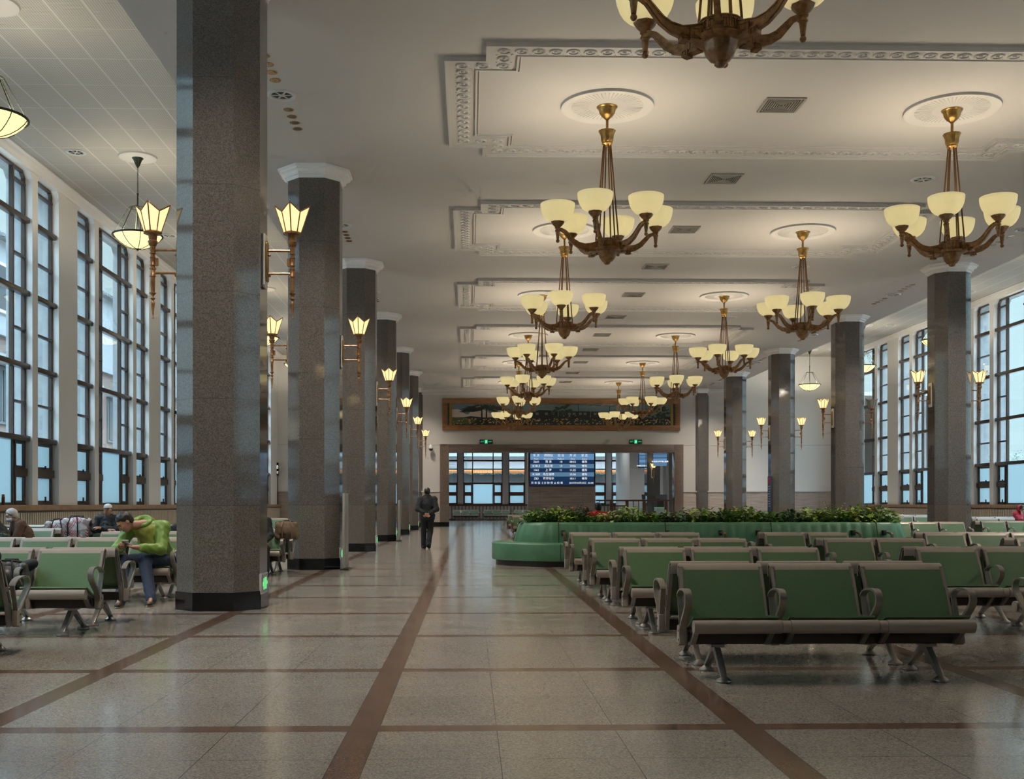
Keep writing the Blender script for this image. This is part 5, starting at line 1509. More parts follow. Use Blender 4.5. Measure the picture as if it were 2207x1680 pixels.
        if axis == 1: flip = ~flip
        Q[~flip] = Q[~flip][:, ::-1]; faces.append(Q)
    Q = np.concatenate(faces); Q = Q[(Q >= 0).all(1)]
    me = bpy.data.meshes.new(name)
    me.vertices.add(len(V)); me.vertices.foreach_set('co', V.astype(np.float32).ravel())
    me.loops.add(len(Q) * 4); me.loops.foreach_set('vertex_index', Q.astype(np.int32).ravel())
    me.polygons.add(len(Q)); me.polygons.foreach_set('loop_start', np.arange(len(Q), dtype=np.int32) * 4); me.polygons.foreach_set('loop_total', np.full(len(Q), 4, dtype=np.int32))
    mats = mat if isinstance(mat, (list, tuple)) else [mat]
    for m_ in mats: me.materials.append(M[m_])
    me.update(calc_edges=True)
    if matfn is not None:
        C_ = V[Q].mean(1); me.polygons.foreach_set('material_index', matfn(C_).astype(np.int32))
    me.validate()
    bm = bmesh.new(); bm.from_mesh(me); bmesh.ops.recalc_face_normals(bm, faces=bm.faces); bmesh.ops.smooth_vert(bm, verts=bm.verts, factor=.5, use_axis_x=True, use_axis_y=True, use_axis_z=True); bm.to_mesh(me); bm.free()
    me.polygons.foreach_set('use_smooth', [True] * len(me.polygons))
    o = bpy.data.objects.new(name, me); COL.objects.link(o)
    if parent is not None: o.parent = parent
    return o
for n_, c_, r_ in (('skin', (.42, .215, .135), .5), ('skin_pale', (.50, .30, .21), .5), ('hair_black', (.012, .010, .009), .45), ('hair_grey', (.45, .44, .43), .6), ('lips', (.32, .11, .08), .5), ('eye_dark', (.015, .01, .008), .3),
                   ('jacket_green', (.165, .28, .045), .5), ('jacket_lime', (.40, .43, .095), .5), ('jacket_collar', (.12, .26, .06), .6), ('jeans_navy', (.028, .040, .075), .8), ('shoe_black', (.014, .013, .012), .45), ('shoe_sole', (.36, .27, .19), .6), ('shoe_brown', (.24, .09, .035), .5),
                   ('cloth_black', (.012, .013, .016), .75), ('cloth_charcoal', (.022, .026, .032), .8), ('coat_brown', (.085, .042, .026), .85), ('cap_white', (.62, .62, .65), .6), ('mask_white', (.60, .66, .74), .7), ('mask_blue', (.38, .62, .78), .7),
                   ('coat_red', (.36, .018, .055), .6), ('coat_scarlet', (.60, .012, .015), .7), ('shirt_grey', (.35, .38, .42), .8), ('cloth_tan', (.17, .11, .065), .85), ('trouser_dark', (.020, .021, .026), .85), ('badge_white', (.7, .7, .7), .5), ('badge_navy', (.02, .03, .10), .5)):
    pbr(n_, c_, r_, bump=(22, .25) if any(w in n_ for w in ('jacket', 'coat', 'cloth', 'jeans', 'trouser')) else None)
def V3(*a): return np.array(a, float)
def frame(f, up=(0, 0, 1)):
    f = np.array(f, float); f /= np.linalg.norm(f); u = np.array(up, float); u -= f * (u @ f); u /= np.linalg.norm(u); s = np.cross(f, u)
    return s, f, u                                    # right of the face, forward, up
def head_prims(c, f, up):
    """head centred at c, face along f"""
    s, f, u = frame(f, up); R = np.stack([s, f, u], 1)
    P = lambda a, b, d: c + s * a + f * b + u * d
    pr = [('e', P(0, -.012, .025), (.074, .093, .088), R, .02), ('e', P(0, .022, -.035), (.060, .066, .078), R, .03), ('e', P(0, .052, -.085), (.030, .028, .026), R, .03),
          ('c', P(0, .088, .012), P(0, .106, -.028), .009, .014, .012), ('e', P(0, .080, -.062), (.027, .016, .010), R, .012), ('e', P(-.032, .066, -.018), (.022, .02, .02), R, .02), ('e', P(.032, .066, -.018), (.022, .02, .02), R, .02),
          ('e', P(0, .078, .030), (.045, .014, .010), R, .015)]
    for q in (-1, 1): pr += [('e', P(q * .077, -.005, -.010), (.010, .020, .031), R, .010)]
    return pr, R, P
def face_parts(parent, P, R, brow='hair_black', mask=None, eyes=True):
    m4 = Matrix([[*R[0], 0], [*R[1], 0], [*R[2], 0], [0, 0, 0, 1]])
    if eyes:
        e_ = MB(); b_ = MB()
        for q in (-1, 1):
            c = P(q * .032, .083, .010); e_.ball(Vector(c), .011, 10, 6, (1, 1, .45))
            b_.tube([P(q * .014, .094, .027), P(q * .034, .092, .034), P(q * .052, .080, .028)], .0045, 5)
        e_.build('eyes', 'eye_dark', parent, smooth=True); b_.build('eyebrows', brow, parent, smooth=True)
    if mask:
        c = P(0, .038, -.052); surf_nets([('e', c, (.066, .076, .055), R, .01), ('cut', P(0, .030, 0), -R[:, 1])], .006, 'face_mask', mask, parent, .02)
        lp = MB()
        for q in (-1, 1): lp.tube([P(q * .058, .045, -.03), P(q * .080, .0, .01)], .002, 4); lp.tube([P(q * .058, .035, -.07), P(q * .080, -.005, -.03)], .002, 4)
        lp.build('mask_loops', mask, parent)
    else:
        m = MB(); m.tube([P(-.024, .084, -.056), P(0, .098, -.058), P(.024, .084, -.056)], .0045, 6); m.build('mouth', 'lips', parent, smooth=True)
def hair(parent, P, R, mat, res=.008, full=0.0, low=-.02):
    """cap of hair over the skull, open over the face"""
    return surf_nets([('e', P(0, -.020, .034), (.084 + full, .098 + full, .092 + full), R, .02), ('e', P(0, -.050, -.02), (.074 + full, .060 + full, .070 + full), R, .03), ('cut', P(0, .050, .052), (R[:, 1] * .80 - R[:, 2] * .60)), ('cut', P(0, 0, low - .05), -R[:, 2])], res, 'hair', mat, parent, .02)
def hand_prims(w, d, n, curl=.9, size=1.0, thumb=1):
    """wrist w, direction d, palm normal n (side the fingers curl to)"""
    d = np.array(d, float); d /= np.linalg.norm(d); n = np.array(n, float); n -= d * (n @ d); n /= np.linalg.norm(n); s = np.cross(d, n) * thumb
    k = size; pr = [('c', w, w + d * .035 * k, .026 * k, .028 * k, .015)]
    for i in range(4):
        off = s * (.030 - .020 * i) * k; b = w + d * .085 * k + off
        pr.append(('c', w + d * .025 * k + off * .7, b, .015 * k, .012 * k, .012))
        L = (.040, .045, .042, .033)[i] * k; p = b; a = .35 * curl
        for j, l in enumerate((L, L * .65, L * .5)):
            q = p + (d * math.cos(a) + n * math.sin(a)) * l; pr.append(('c', p, q, .0095 * k, .0085 * k, .004)); p = q; a += (.75 + .1 * i) * curl
    t0 = w + d * .02 * k + s * .022 * k; t1 = t0 + (d * .6 + s * .75 + n * .35) * .045 * k; t2 = t1 + (d * .9 + s * .05 + n * .5) * .034 * k
    pr += [('c', t0, t1, .013 * k, .011 * k, .008), ('c', t1, t2, .0105 * k, .009 * k, .005)]
    return pr
def shoe(parent, heel, toe, mat='shoe_black', sole='shoe_sole', name='shoe'):
    heel = np.array(heel, float); toe = np.array(toe, float); d = toe - heel; L = np.linalg.norm(d); d /= L; s = np.cross(d, (0, 0, 1)); u = np.cross(s, d)
    R = np.stack([s, d, u], 1)
    o = surf_nets([('e', heel + d * L * .30 + u * .045, (.040, L * .36, .042), R, .03), ('e', heel + d * L * .70 + u * .030, (.045, L * .34, .032), R, .03), ('c', heel + d * .07 + u * .05, heel + d * .06 + u * .10, .042, .040, .03), ('cut', heel + u * .012, -u)], .008, name, mat, parent, .03)
    b = MB(); pts = []
    for i in range(20):
        a = 2 * PI * i / 20; y = L * .5 + (L * .53) * math.cos(a); x = .043 * math.sin(a) * (1.0 if math.cos(a) > -.2 else .85)
        pts.append((x, y))
    m4 = Matrix([[R[0][0], R[0][1], R[0][2], heel[0]], [R[1][0], R[1][1], R[1][2], heel[1]], [R[2][0], R[2][1], R[2][2], heel[2]], [0, 0, 0, 1]])
    b.prism(pts, 0, .020, 'z', m4); b.build('sole', sole, o, bevel=.004)
    return o

# --- man in the green jacket, bent over his phone (front left bench)
man = thing('person', 'seated man in a green and lime jacket bowed over his phone', 'person')
hc = V3(-4.20, 13.34, 1.0)
fdir = V3(-.50, -.50, -.75); udir = V3(-.62, -.38, .55)
hp, R, P = head_prims(hc, fdir, udir)
pel = V3(-3.92, 13.98, .50); che = V3(-3.98, 13.74, .80); nek = V3(-4.03, 13.56, .965)
sr, sl = V3(-3.83, 13.66, .925), V3(-4.20, 13.56, .90)
er, el = V3(-3.80, 13.47, .665), V3(-4.29, 13.34, .665)
wr, wl = V3(-4.02, 13.24, .695), V3(-4.20, 13.20, .70)
hr, hl = V3(-3.83, 13.93, .50), V3(-4.05, 13.93, .50)
kr, kl = V3(-3.98, 13.42, .525), V3(-4.23, 13.40, .525)
ar_, al = V3(-3.82, 13.14, .10), V3(-4.13, 12.98, .10)
limbs = [('c', pel, che, .13, .13), ('c', che, nek, .13, .06), ('c', sr, er, .05, .042), ('c', er, wr, .042, .028), ('c', sl, el, .05, .042), ('c', el, wl, .042, .028), ('c', sr, sl, .07, .07), ('c', nek, hc + V3(.02, .04, -.04), .055, .055),
         ('c', hr, kr, .075, .055), ('c', hl, kl, .075, .055), ('c', kr, ar_, .05, .035), ('c', kl, al, .05, .035), ('c', hr, hl, .10, .10), ('c', ar_, ar_ + V3(.02, -.12, -.05), .03, .02), ('c', al, al + V3(0, -.12, -.05), .03, .02)]
surf_nets(limbs + hp + hand_prims(wr, V3(-.75, -.25, .10), V3(-.2, 0, 1), 1.0, .95, 1) + hand_prims(wl, V3(.25, -.75, .05), V3(.2, 0, 1), 1.1, .95, -1), .0068, 'body', 'skin', man, .03)
face_parts(man, P, R); hair(man, P, R, 'hair_black')
def jm(C):
    # sleeves and shoulders are grass green, the chest and hem lime
    t = (C - pel) @ (nek - pel) / ((nek - pel) @ (nek - pel)); lat = np.abs((C - pel)[:, 0] - t * (nek - pel)[0] + .0)
    front = C[:, 1] < (pel[1] + t * (nek[1] - pel[1])) - .02
    lime = ((lat < .135) & front & (C[:, 0] > -4.26)) & ((C[:, 2] > .62) | (C[:, 2] < .58) | True)
    arm = np.zeros(len(C), bool)
    for a, b, r in ((sr, er, .095), (er, wr, .088), (sl, el, .095), (el, wl, .088)):
        ab = b - a; tt = np.clip(((C - a) @ ab) / (ab @ ab), 0, 1); arm |= np.linalg.norm(C - a - tt[:, None] * ab, axis=1) < r
    return np.where(lime & ~arm, 1, 0)
jk = surf_nets([('e', pel + V3(0, -.02, .02), (.205, .165, .12), None, .06), ('c', pel + V3(0, 0, .06), che, .165, .175, .06), ('c', che, nek + V3(0, .03, -.05), .175, .10, .05), ('c', sr, sl, .095, .095, .05),
           ('c', sr, er, .085, .072, .04), ('c', er, wr + (er - wr) * .18, .072, .050, .03), ('c', sl, el, .085, .070, .04), ('c', el, wl + (el - wl) * .18, .068, .050, .03), ('e', pel + V3(.14, .02, .02), (.10, .12, .12), None, .05),
           ('cut', nek + V3(-.03, -.03, .045), V3(-.2, -.45, .85))], .008, 'jacket', ['jacket_green', 'jacket_lime'], man, .03, jm)
hcx = nek + V3(-.02, .01, .035); hr_ = []
for i in range(12):
    a0, a1 = 2 * PI * i / 12, 2 * PI * (i + 1) / 12
    hr_.append(('c', hcx + V3(.085 * math.cos(a0), .080 * math.sin(a0), .045 * math.sin(a0)), hcx + V3(.085 * math.cos(a1), .080 * math.sin(a1), .045 * math.sin(a1)), .024 + .010 * (math.sin(a0) > 0), .024 + .010 * (math.sin(a1) > 0)))
surf_nets(hr_ + [('e', nek + V3(.035, .10, .01), (.105, .060, .075), None, .04)], .008, 'hood', 'jacket_green', jk, .025)
bg = MB(); bp = che + V3(-.02, -.185, .075); bg.lathe([(1e-4, .006), (.030, .004), (.032, 0)], 16, mtx=Matrix.Translation(Vector(bp)) @ Matrix.Rotation(PI / 2, 4, 'X') @ Matrix.Rotation(-.35, 4, 'X'))
b1 = bg.build('chest_badge', 'badge_white', jk)
MB().lathe([(1e-4, .010), (.018, .009), (.019, .004)], 14, mtx=Matrix.Translation(Vector(bp)) @ Matrix.Rotation(PI / 2, 4, 'X') @ Matrix.Rotation(-.35, 4, 'X')).build('badge_mark', 'badge_navy', b1)
surf_nets([('c', hr, hl, .125, .125), ('c', hr, kr, .100, .078, .04), ('c', hl, kl, .100, .078, .03), ('c', kr, ar_ + V3(0, 0, -.02), .078, .064, .03), ('c', kl, al + V3(0, 0, -.02), .076, .064, .03)], .009, 'trousers', 'jeans_navy', man, .03)
for a in (ar_, al):
    sh_ = shoe(man, a + V3(0, .07, -.098), a + V3(.012, -.20, -.098))
    MB().ball(Vector(a + V3(.01, -.135, -.043)), .028, 10, 6, (1.0, 1.4, .5)).build('shoe_tongue', 'shoe_brown', sh_, smooth=True)
ph = thing('mobile_phone', 'pale mobile phone held by the man in green', 'phone', tuple((wr + wl) / 2 + V3(-.02, -.09, .055)), rz=.4)
b = MB(); b.box(-.038, .038, -.075, .075, -.005, .005, Matrix.Rotation(-.5, 4, 'X')); b.build('case', 'white_metal', ph, bevel=.004)
b = MB(); b.box(-.034, .034, -.068, .068, .005, .0065, Matrix.Rotation(-.5, 4, 'X')); b.build('screen', 'black_plastic', ph)

# --- man walking away down the aisle, hands behind his back
wy_ = 2345 * 1.22 / 96.5
wx = ax(921, wy_)
wm = thing('person', 'man in a dark jacket walking away with his hands behind his back', 'person', (wx, wy_, 0))
hc = V3(-.005, .05, 1.545); hp, R, P = head_prims(hc, V3(0, 1, -.35), V3(0, .1, 1))
sr, sl = V3(.185, .0, 1.345), V3(-.185, .0, 1.345); er, el = V3(.255, -.12, 1.08), V3(-.255, -.12, 1.08); wr, wl = V3(.035, -.215, .945), V3(-.035, -.215, .96)
hr, hl = V3(.09, 0, .86), V3(-.09, 0, .86); kr, kl = V3(.075, .05, .46), V3(-.105, .10, .48); ar_, al = V3(.035, -.16, .13), V3(-.105, .12, .085)
surf_nets([('c', V3(0, 0, .9), V3(0, 0, 1.2), .12, .13), ('c', V3(0, 0, 1.2), V3(0, .0, 1.38), .13, .07), ('c', sr, sl, .06, .06), ('c', V3(0, 0, 1.38), hc + V3(0, -.03, -.04), .055, .055), ('c', sr, er, .05, .04), ('c', er, wr, .04, .027), ('c', sl, el, .05, .04), ('c', el, wl, .04, .027),
           ('c', hr, kr, .08, .055), ('c', hl, kl, .08, .055), ('c', kr, ar_, .05, .033), ('c', kl, al, .05, .033), ('c', hr, hl, .1, .1)] + hp + hand_prims(wr, V3(-.8, -.1, -.45), V3(0, -1, .2), .8, 1, 1) + hand_prims(wl, V3(.7, -.2, -.6), V3(0, -1, .2), .8, 1, -1), .009, 'body', 'skin', wm, .03)
hair(wm, P, R, 'hair_black', .009, low=-.035); face_parts(wm, P, R)
surf_nets([('c', V3(0, 0, .92), V3(0, 0, 1.22), .165, .165, .05), ('c', V3(-.07, 0, .90), V3(.07, 0, .90), .145, .145, .05), ('c', V3(0, 0, 1.22), V3(0, 0, 1.38), .16, .085, .05), ('c', sr, sl, .095, .095, .05), ('c', sr, er, .085, .07, .03), ('c', er, wr + (er - wr) * .2, .068, .052, .03),
           ('c', sl, el, .085, .07, .03), ('c', el, wl + (el - wl) * .2, .068, .052, .03), ('c', V3(-.05, 0, 1.42), V3(.05, 0, 1.42), .062, .062, .03), ('cut', V3(0, 0, .80), V3(0, 0, -1))], .011, 'jacket', 'cloth_charcoal', wm, .03)
surf_nets([('c', hr, hl, .115, .115), ('c', hr, kr, .100, .078, .03), ('c', hl, kl, .100, .078, .03), ('c', kr, ar_ + V3(0, 0, -.03), .078, .070, .03), ('c', kl, al + V3(0, 0, -.03), .078, .070, .03)], .011, 'trousers', 'cloth_black', wm, .03)
shoe(wm, al + V3(0, -.09, -.085), al + V3(-.03, .18, -.085), sole='shoe_black'); shoe(wm, ar_ + V3(0, -.12, -.02), ar_ + V3(.02, .10, -.13), sole='shoe_black')

# generic upper body for the far sitters; local frame: faces -y, seat at z=.45
def sitter(loc, rz, lab, coat, headf, headup, hcen, hairmat, mask=None, arms='lap', hat=None, lean=0.0, skin='skin', trous='trouser_dark', res=.012, hood=None, hairfull=.0):
    t = thing('person', lab, 'person', loc, rz); t.scale = (.93, .93, .93)
    pel = V3(0, 0, .52); che = V3(0, -lean * .55, .82); nek = V3(0, -lean, 1.03); s = .19
    sr, sl = V3(s, -lean * .9, .98), V3(-s, -lean * .9, .98)
    if arms == 'cross': er, el, wr, wl = V3(.25, -.12 - lean, .74), V3(-.25, -.12 - lean, .74), V3(-.10, -.26 - lean, .79), V3(.10, -.24 - lean, .74)
    elif arms == 'cheek': er, el, wr, wl = V3(.26, -.18 - lean, .80), V3(-.18, -.25 - lean, .80), V3(.10, -.30 - lean, .76), V3(-.075, -.16 - lean, .98)
    else: er, el, wr, wl = V3(.25, -.08 - lean, .74), V3(-.25, -.08 - lean, .74), V3(.12, -.32 - lean, .62), V3(-.10, -.32 - lean, .62)
    hc = np.array(hcen, float); hp, R, P = head_prims(hc, headf, headup)
    hr, hl = V3(.1, 0, .5), V3(-.1, 0, .5); kr, kl = V3(.14, -.46, .52), V3(-.14, -.46, .52); a1, a2 = V3(.14, -.50, .10), V3(-.14, -.50, .10)
    dr_ = {'cross': (V3(-1, 0, .1), V3(1, 0, .1)), 'cheek': (V3(-.8, -.3, -.1), V3(.1, .2, 1))}.get(arms, (V3(-.2, -1, -.3), V3(.2, -1, -.3)))
    surf_nets([('c', pel, che, .12, .13), ('c', che, nek, .12, .06), ('c', sr, sl, .06, .06), ('c', nek, hc + (nek - hc) * .25, .055, .055), ('c', sr, er, .045, .04), ('c', er, wr, .038, .026), ('c', sl, el, .045, .04), ('c', el, wl, .038, .026),
               ('c', hr, kr, .075, .055), ('c', hl, kl, .075, .055), ('c', kr, a1, .05, .033), ('c', kl, a2, .05, .033), ('c', hr, hl, .1, .1)] + hp + hand_prims(wr, dr_[0], V3(0, .3, -1), .9, 1, 1) + hand_prims(wl, dr_[1], V3(0, .3, -1), .9, 1, -1), .009, 'body', skin, t, .03)
    face_parts(t, P, R, mask=mask)
    if hairmat: hair(t, P, R, hairmat, .010, hairfull, -.02 - hairfull)
    j = surf_nets([('c', pel, che, .155, .17, .05), ('c', che, nek + V3(0, 0, -.02), .165, .09, .05), ('c', sr, sl, .095, .095, .05), ('c', sr, er, .085, .072, .04), ('c', er, wr + (er - wr) * .2, .07, .052, .03), ('c', sl, el, .085, .072, .04), ('c', el, wl + (el - wl) * .2, .07, .052, .03),
                   ('c', nek + V3(-.04, 0, .02), nek + V3(.04, 0, .02), .07, .07, .03), ('cut', nek + V3(0, -.02, .05), V3(0, -.5, .85))], res, 'coat', coat, t, .03)
    surf_nets([('c', hr, hl, .12, .12), ('c', hr, kr, .095, .075, .03), ('c', hl, kl, .095, .075, .03), ('c', kr, a1, .07, .06, .03), ('c', kl, a2, .07, .06, .03)], .014, 'trousers', trous, t, .03)
    for a in (a1, a2): shoe(t, a + V3(0, .07, -.095), a + V3(0, -.19, -.095), sole='shoe_black')
    return t, P, R, hc, nek
# man with white cap, arms crossed
Y = 22.9 - .45; X = ax(229, Y)
t, P, R, hc, nek = sitter((X, 22.55, 0), 0.0, 'man in a white cap and black coat sitting with crossed arms', 'cloth_black', V3(.12, -1, 0), V3(0, 0, 1), (.01, -.03, 1.19), 'hair_black', arms='cross')
cp = surf_nets([('e', P(0, -.005, .055), (.088, .104, .078), R, .01), ('cut', P(0, 0, .035), -R[:, 2])], .008, 'cap', 'cap_white', t, .02)
b = MB(); b.prism([(.075 * math.sin(a), .085 + .085 * math.cos(a)) for a in [-PI / 2 + PI * i / 10 for i in range(11)]], .034, .042, 'z', Matrix([[R[0][0], R[0][1], R[0][2], hc[0]], [R[1][0], R[1][1], R[1][2], hc[1]], [R[2][0], R[2][1], R[2][2], hc[2]], [0, 0, 0, 1]]))
b.build('cap_peak', 'cap_white', cp, smooth=True)
MB().box(-.03, .03, -.135 + .02, -.125 + .02, hc[2] + .06, hc[2] + .085).build('cap_emblem', 'cloth_charcoal', cp)
# woman in brown, mask, leaning to the left
Y = 19.15; X = ax(66, Y)
sitter((X, Y, -.06), -.95, 'grey-haired woman in a brown coat and white mask leaning forward', 'coat_brown', V3(.1, -1, -.35), V3(0, -.3, 1), (0, -.34, 1.16), 'hair_grey', 'mask_white', lean=.24, skin='skin_pale', hairfull=.012, trous='cloth_charcoal')
# person in a dark coat at the very left edge
sitter((ax(-4, 18.4), 18.6, -.04), -1.2, 'person in black cut by the left edge, seated beside the woman in brown', 'cloth_black', V3(-.1, -1, -.5), V3(0, -.3, 1), (0, -.20, 1.14), 'hair_black', lean=.15)
# woman in red at the right window, cheek on her hand
Y = 33.0; X = ax(2172, Y)
t, P, R, hc, nek = sitter((X, Y - .80, 0), .15, 'woman in a crimson hooded coat with a pale blue mask resting her cheek', 'coat_red', V3(.25, -1, -.15), V3(-.30, 0, 1), (-.04, -.10, 1.15), 'hair_black', 'mask_blue', arms='cheek', skin='skin_pale', hairfull=.012)
surf_nets([('e', P(0, -.055, .01), (.115, .105, .135), R, .02), ('cut', P(0, .01, 0), R[:, 1])], .012, 'hood', 'coat_red', t, .03)
surf_nets([('c', V3(.1, .02, .80), V3(.62, .06, .72), .17, .13, .05)], .014, 'coat_spread', 'coat_red', t, .03)
# two heads behind the plants on the far side of the sofa
sitter((ax(1286, 23.6), 23.35, .05), PI + .1, 'person in a scarlet top with dark hair seated behind the planter, back to the camera', 'coat_scarlet', V3(0, -1, -.2), V3(0, 0, 1), (0, -.02, 1.17), 'hair_black')
sitter((ax(1266, 23.6), 23.40, .0), PI + .5, 'dark-haired person in black beside the one in scarlet behind the planter', 'cloth_black', V3(0, -1, -.4), V3(0, -.3, 1), (0, -.12, 1.12), 'hair_black', lean=.1)
# lying figures
def lying(x0, x1, y, z, lab, coat, trous, headleft=True, hairm='hair_black', res=.014, raise_=.0):
    t = thing('person', lab, 'person', (x0, y, z)); L = x1 - x0; s = 1 if headleft else -1; o_ = 0 if headleft else L
    def Q(a, b, c): return V3(o_ + s * a, b, c)
    hc = Q(.12, -.02, .16 + raise_); hp, R, P = head_prims(hc, V3(0, -.5, 1), V3(-s, 0, .1))
    surf_nets([('c', Q(.28, 0, .14), Q(.75, 0, .15), .12, .12), ('c', Q(.28, 0, .15), hc, .06, .055), ('c', Q(.85, -.03, .14), Q(1.25, -.1, .30), .08, .06), ('c', Q(1.25, -.1, .30), Q(1.55, .0, .08), .055, .035), ('c', Q(.3, -.16, .17), Q(.55, -.2, .24), .045, .04), ('c', Q(.55, -.2, .24), Q(.5, -.05, .31), .04, .028)] + hp + hand_prims(Q(.5, -.05, .31), V3(-s, .3, 0), V3(0, 0, -1)), .010, 'body', 'skin', t, .03)
    face_parts(t, P, R); hair(t, P, R, hairm, .010)
    surf_nets([('c', Q(.30, 0, .17), Q(.80, 0, .17), .17, .16, .05), ('e', Q(.5, 0, .27), (.24, .16, .10), None, .06), ('c', Q(.3, -.15, .18), Q(.55, -.2, .24), .08, .07), ('c', Q(.55, -.2, .24), Q(.5, -.09, .31), .065, .05)], res, 'coat', coat, t, .03)
    surf_nets([('c', Q(.80, 0, .16), Q(1.25, -.1, .30), .125, .09), ('c', Q(.80, .08, .16), Q(1.25, .08, .26), .125, .09), ('c', Q(1.25, -.1, .30), Q(1.52, 0, .08), .085, .065), ('c', Q(1.25, .08, .26), Q(1.52, .1, .08), .085, .065)], res, 'trousers', trous, t, .03)
    return t
lying(ax(343, 20.4), ax(343, 20.4) + 1.6, 20.35, .47, 'person in a black coat slumped on a bench behind the first left column', 'cloth_black', 'cloth_black', False, raise_=.10)
lying(ax(1546, 24.2), ax(1546, 24.2) + 1.6, 23.2, .68, 'person lying on the far side of the sofa, dark clothes seen above the leaves', 'cloth_black', 'cloth_black', True, raise_=.20)
sitter((ax(577, 18.7) - .22, 18.75, 0), 0.3, 'person in black seated behind the first left column beside a tan bundle', 'cloth_black', V3(.1, -1, -.5), V3(0, -.3, 1), (0, -.12, 1.13), 'hair_black', lean=.1)

# ================================================================ luggage and small things
def bagmat(name):
    g = NG(name); mp = g.n.new('ShaderNodeMapping'); g.l.new(g.tc.outputs['Object'], mp.inputs[0]); mp.inputs['Scale'].default_value = (1, 1, 1)
    v = g.voro(6.5); cl = g.sep(v['Color']); x, y, z = g.sep(g.tc.outputs['Object'])
    st = g.math('GREATER_THAN', g.math('SINE', g.math('MULTIPLY', g.math('ADD', x, g.math('MULTIPLY', z, .6)), 190)), 0.1)
    red = g.math('MULTIPLY', g.math('GREATER_THAN', cl[0], .62), st)
    blk = g.math('GREATER_THAN', cl[1], .80); gry = g.math('GREATER_THAN', cl[2], .72)
    c = g.mix(red, (.62, .62, .66), (.45, .03, .04)); c = g.mix(g.math('MULTIPLY', gry, .8), c, (.25, .26, .30)); c = g.mix(blk, c, (.02, .02, .05))
    g.set(Base_Color=c, Roughness=.6); g.bump(g.noise(14, 3), .4, .02)
bagmat('printed_bag')
def holdall(lab, x, y, z, w, d, h, rz, mat, name='travel_bag', strap='cloth_black'):
    t = thing(name, lab, 'bag', (x, y, z), rz)
    surf_nets([('e', V3(0, 0, h * .48), (w * .46, d * .52, h * .50), None, .05)] + [('c', V3(sx * w * .36, sy * d * .3, h * .18), V3(sx * w * .35, sy * d * .28, h * .80), h * .17, h * .15, .05) for sx in (-1, 1) for sy in (-1, 1)] + [('cut', V3(0, 0, 0), V3(0, 0, -1))], .012, 'shell', mat, t, .06)
    b = MB()
    for sy in (-1, 1):
        b.tube([(-w * .2, sy * d * .50, h * .1), (-w * .2, sy * d * .53, h * .7), (-w * .12, sy * d * .35, h * 1.02), (w * .12, sy * d * .35, h * 1.02), (w * .2, sy * d * .53, h * .7), (w * .2, sy * d * .50, h * .1)], .012, 6)
    b.build('strap', strap, t, smooth=True)
    MB().tube([(-w * .45, 0, h * .92), (0, 0, h * 1.01), (w * .45, 0, h * .92)], .010, 6).build('zip', 'black_plastic', t)
    return t
yb = 22.5
a = holdall('white bag printed with red and blue flags, left one of two on a bench', ax(127, yb), yb, .405, .50, .38, .50, .1, 'printed_bag')
a = holdall('taller white bag printed with flags and letters, right one of two', ax(166, yb), yb, .405, .52, .38, .56, -.1, 'printed_bag')
text('lettering', 'FOR', .085, -.10, .22, 'cloth_black', a, y=-.262, bold=.001)
pbr('cloth_olive', (.045, .06, .03), .8); pbr('satin_grey', (.055, .052, .05), .38)
holdall('low olive bundle on the bench left of the flag-printed bags', ax(90, 22.5), 22.5, .405, .50, .3, .30, 0, 'cloth_olive', 'bundle')
# black bag on the nearest left bench
t = holdall('shiny black travel bag on the second left bench at the picture edge', ax(33, 10.55), 10.40, .385, .44, .30, .30, .15, 'satin_grey')
surf_nets([('e', V3(-.20, .02, .34), (.13, .10, .09), None, .03), ('c', V3(.16, -.02, .24), V3(.22, -.02, .27), .06, .05, .03)], .010, 'top_pouch', 'cloth_black', t, .03)
holdall('pale plastic bag on the bench beside the man in green', ax(371, 13.95), 13.98, .38, .16, .2, .26, 0, 'mask_white', 'plastic_bag', 'mask_white')
holdall('crumpled tan bundle between the first and second left columns', ax(603, 18.9) + .1, 19.0, .60, .42, .36, .33, .2, 'cloth_tan', 'bundle', 'cloth_tan')
holdall('olive and turquoise bag beside the woman in brown', ax(9, 18.0), 17.9, .50, .24, .24, .26, .2, 'cloth_olive')
holdall('white and orange plastic bag on a bench left of the nearest right column', ax(1934, 37.3), 37.55, .68, .7, .3, .2, 0, 'mask_white', 'plastic_bag', 'flower_orange')
# vacuum flask on the window ledge
yf = XL + .12; Yf = yf / math.tan(YAW + math.atan((5 - 1103.5 + 31.1) / F_PX))
t = thing('vacuum_flask', 'bronze-coloured vacuum flask standing on the ledge at the left edge', 'flask', (yf + .02, Yf, 1.2))
MB().lathe([(1e-4, 0), (.034, 0), (.036, .01), (.036, .17), (.030, .185)], 18).build('body', 'dark_bronze_rod', t, smooth=True)
MB().lathe([(.030, .183), (.033, .188), (.033, .225), (.028, .235), (1e-4, .236)], 18).build('cup_lid', 'old_brass', t, smooth=True)
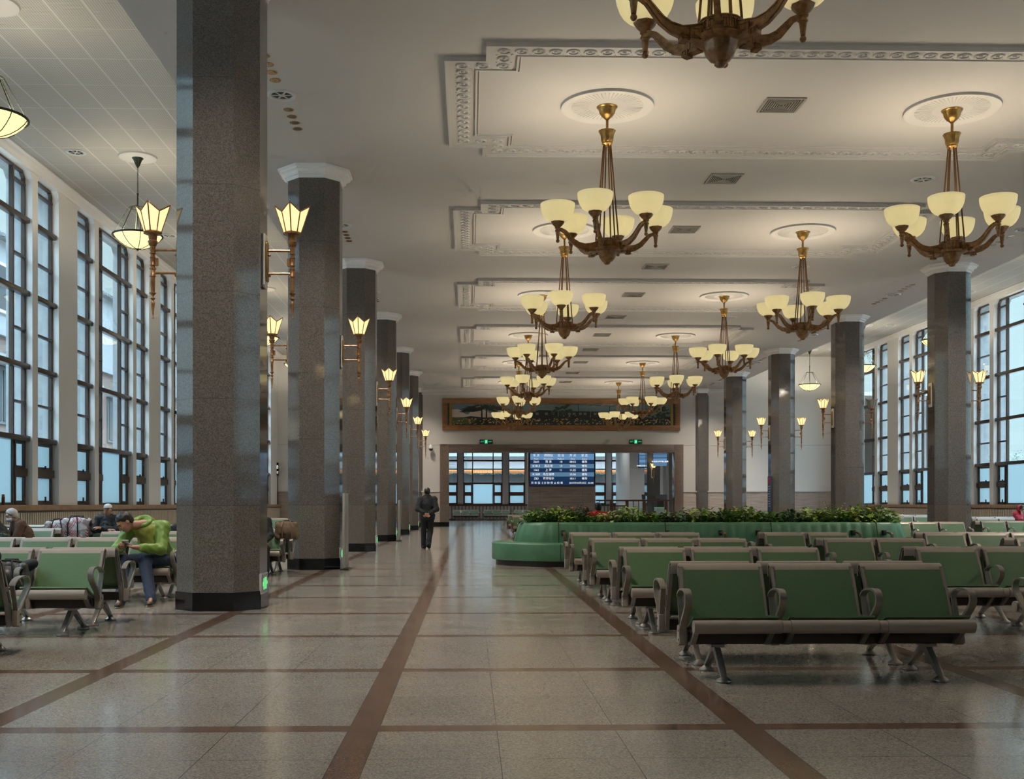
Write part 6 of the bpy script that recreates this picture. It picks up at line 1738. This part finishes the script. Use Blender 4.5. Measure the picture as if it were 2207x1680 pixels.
# stair rail, wooden, with glass and newel posts in the far room
ry = 66.0; xa, xb = ax(1284, ry), ax(1452, ry)
t = thing('stair_railing', 'brown wooden handrail with glass panels at the stairs beyond the portal', 'railing', (xa, ry, 0)); W = xb - xa
zr = az(1350, 1077.5, ry)
MB().box(0, W, -.06, .06, zr - .10, zr).build('handrail', 'brown_wood_frame', t, bevel=.02)
for q in (.20, .40, .62, .90): MB().box(W * q - .09, W * q + .09, -.09, .09, 0, zr - .10).build('newel_post', 'brown_wood_frame', t, bevel=.01)
for q in (.05, .48, .55, .73): MB().box(W * q - .02, W * q + .02, -.03, .03, .1, zr - .10).build('post', 'dark_steel', t)
for a, c in ((.0, .19), (.41, .61), (.63, .89)): MB().box(W * a, W * c, -.006, .006, .15, zr - .22).build('glass_panel', 'clear_glass', t)
b = MB(); b.box(W * .21, W * .39, -.03, .03, zr - .42, zr - .34); b.box(W * .21, W * .39, -.03, .03, .1, .18)
for k in range(9): b.box(W * (.225 + k * .018) - .015, W * (.225 + k * .018) + .015, -.02, .02, .18, zr - .36)
b.build('baluster', 'brown_wood_frame', t)
for i, px in enumerate((1387, 1418, 1423, 1428, 1434)):
    y = 67.4; x = ax(px, y); zt_ = az(px, 1068, y)
    g_ = thing('ticket_gate', 'dark ticket gate terminal behind the railing, %s from the left' % ORD[i].replace('nearest', 'first'), 'ticket gate', (x, y, 0), group='ticket gates')
    MB().box(-.08, .08, -.2, .9, 0, 1.0).build('cabinet', 'white_metal', g_, bevel=.02)
    MB().box(-.07, .07, -.05, .05, 1.0, zt_ - .25).build('post', 'dark_steel', g_)
    MB().box(-.11, .11, -.02, .02, -.15, .15, Matrix.Translation((0, -.03, zt_ - .1)) @ Matrix.Rotation(-.5, 4, 'X')).build('screen', 'black_plastic', g_)
    MB().box(-.09, .09, -.19, .88, 1.0, 1.012).build('light_strip', 'low_sign_green', g_)

# lamps light the hall through their bulbs; the glowing glass itself is not sampled as a light source
for m_ in bpy.data.materials: m_.cycles.emission_sampling = 'NONE'
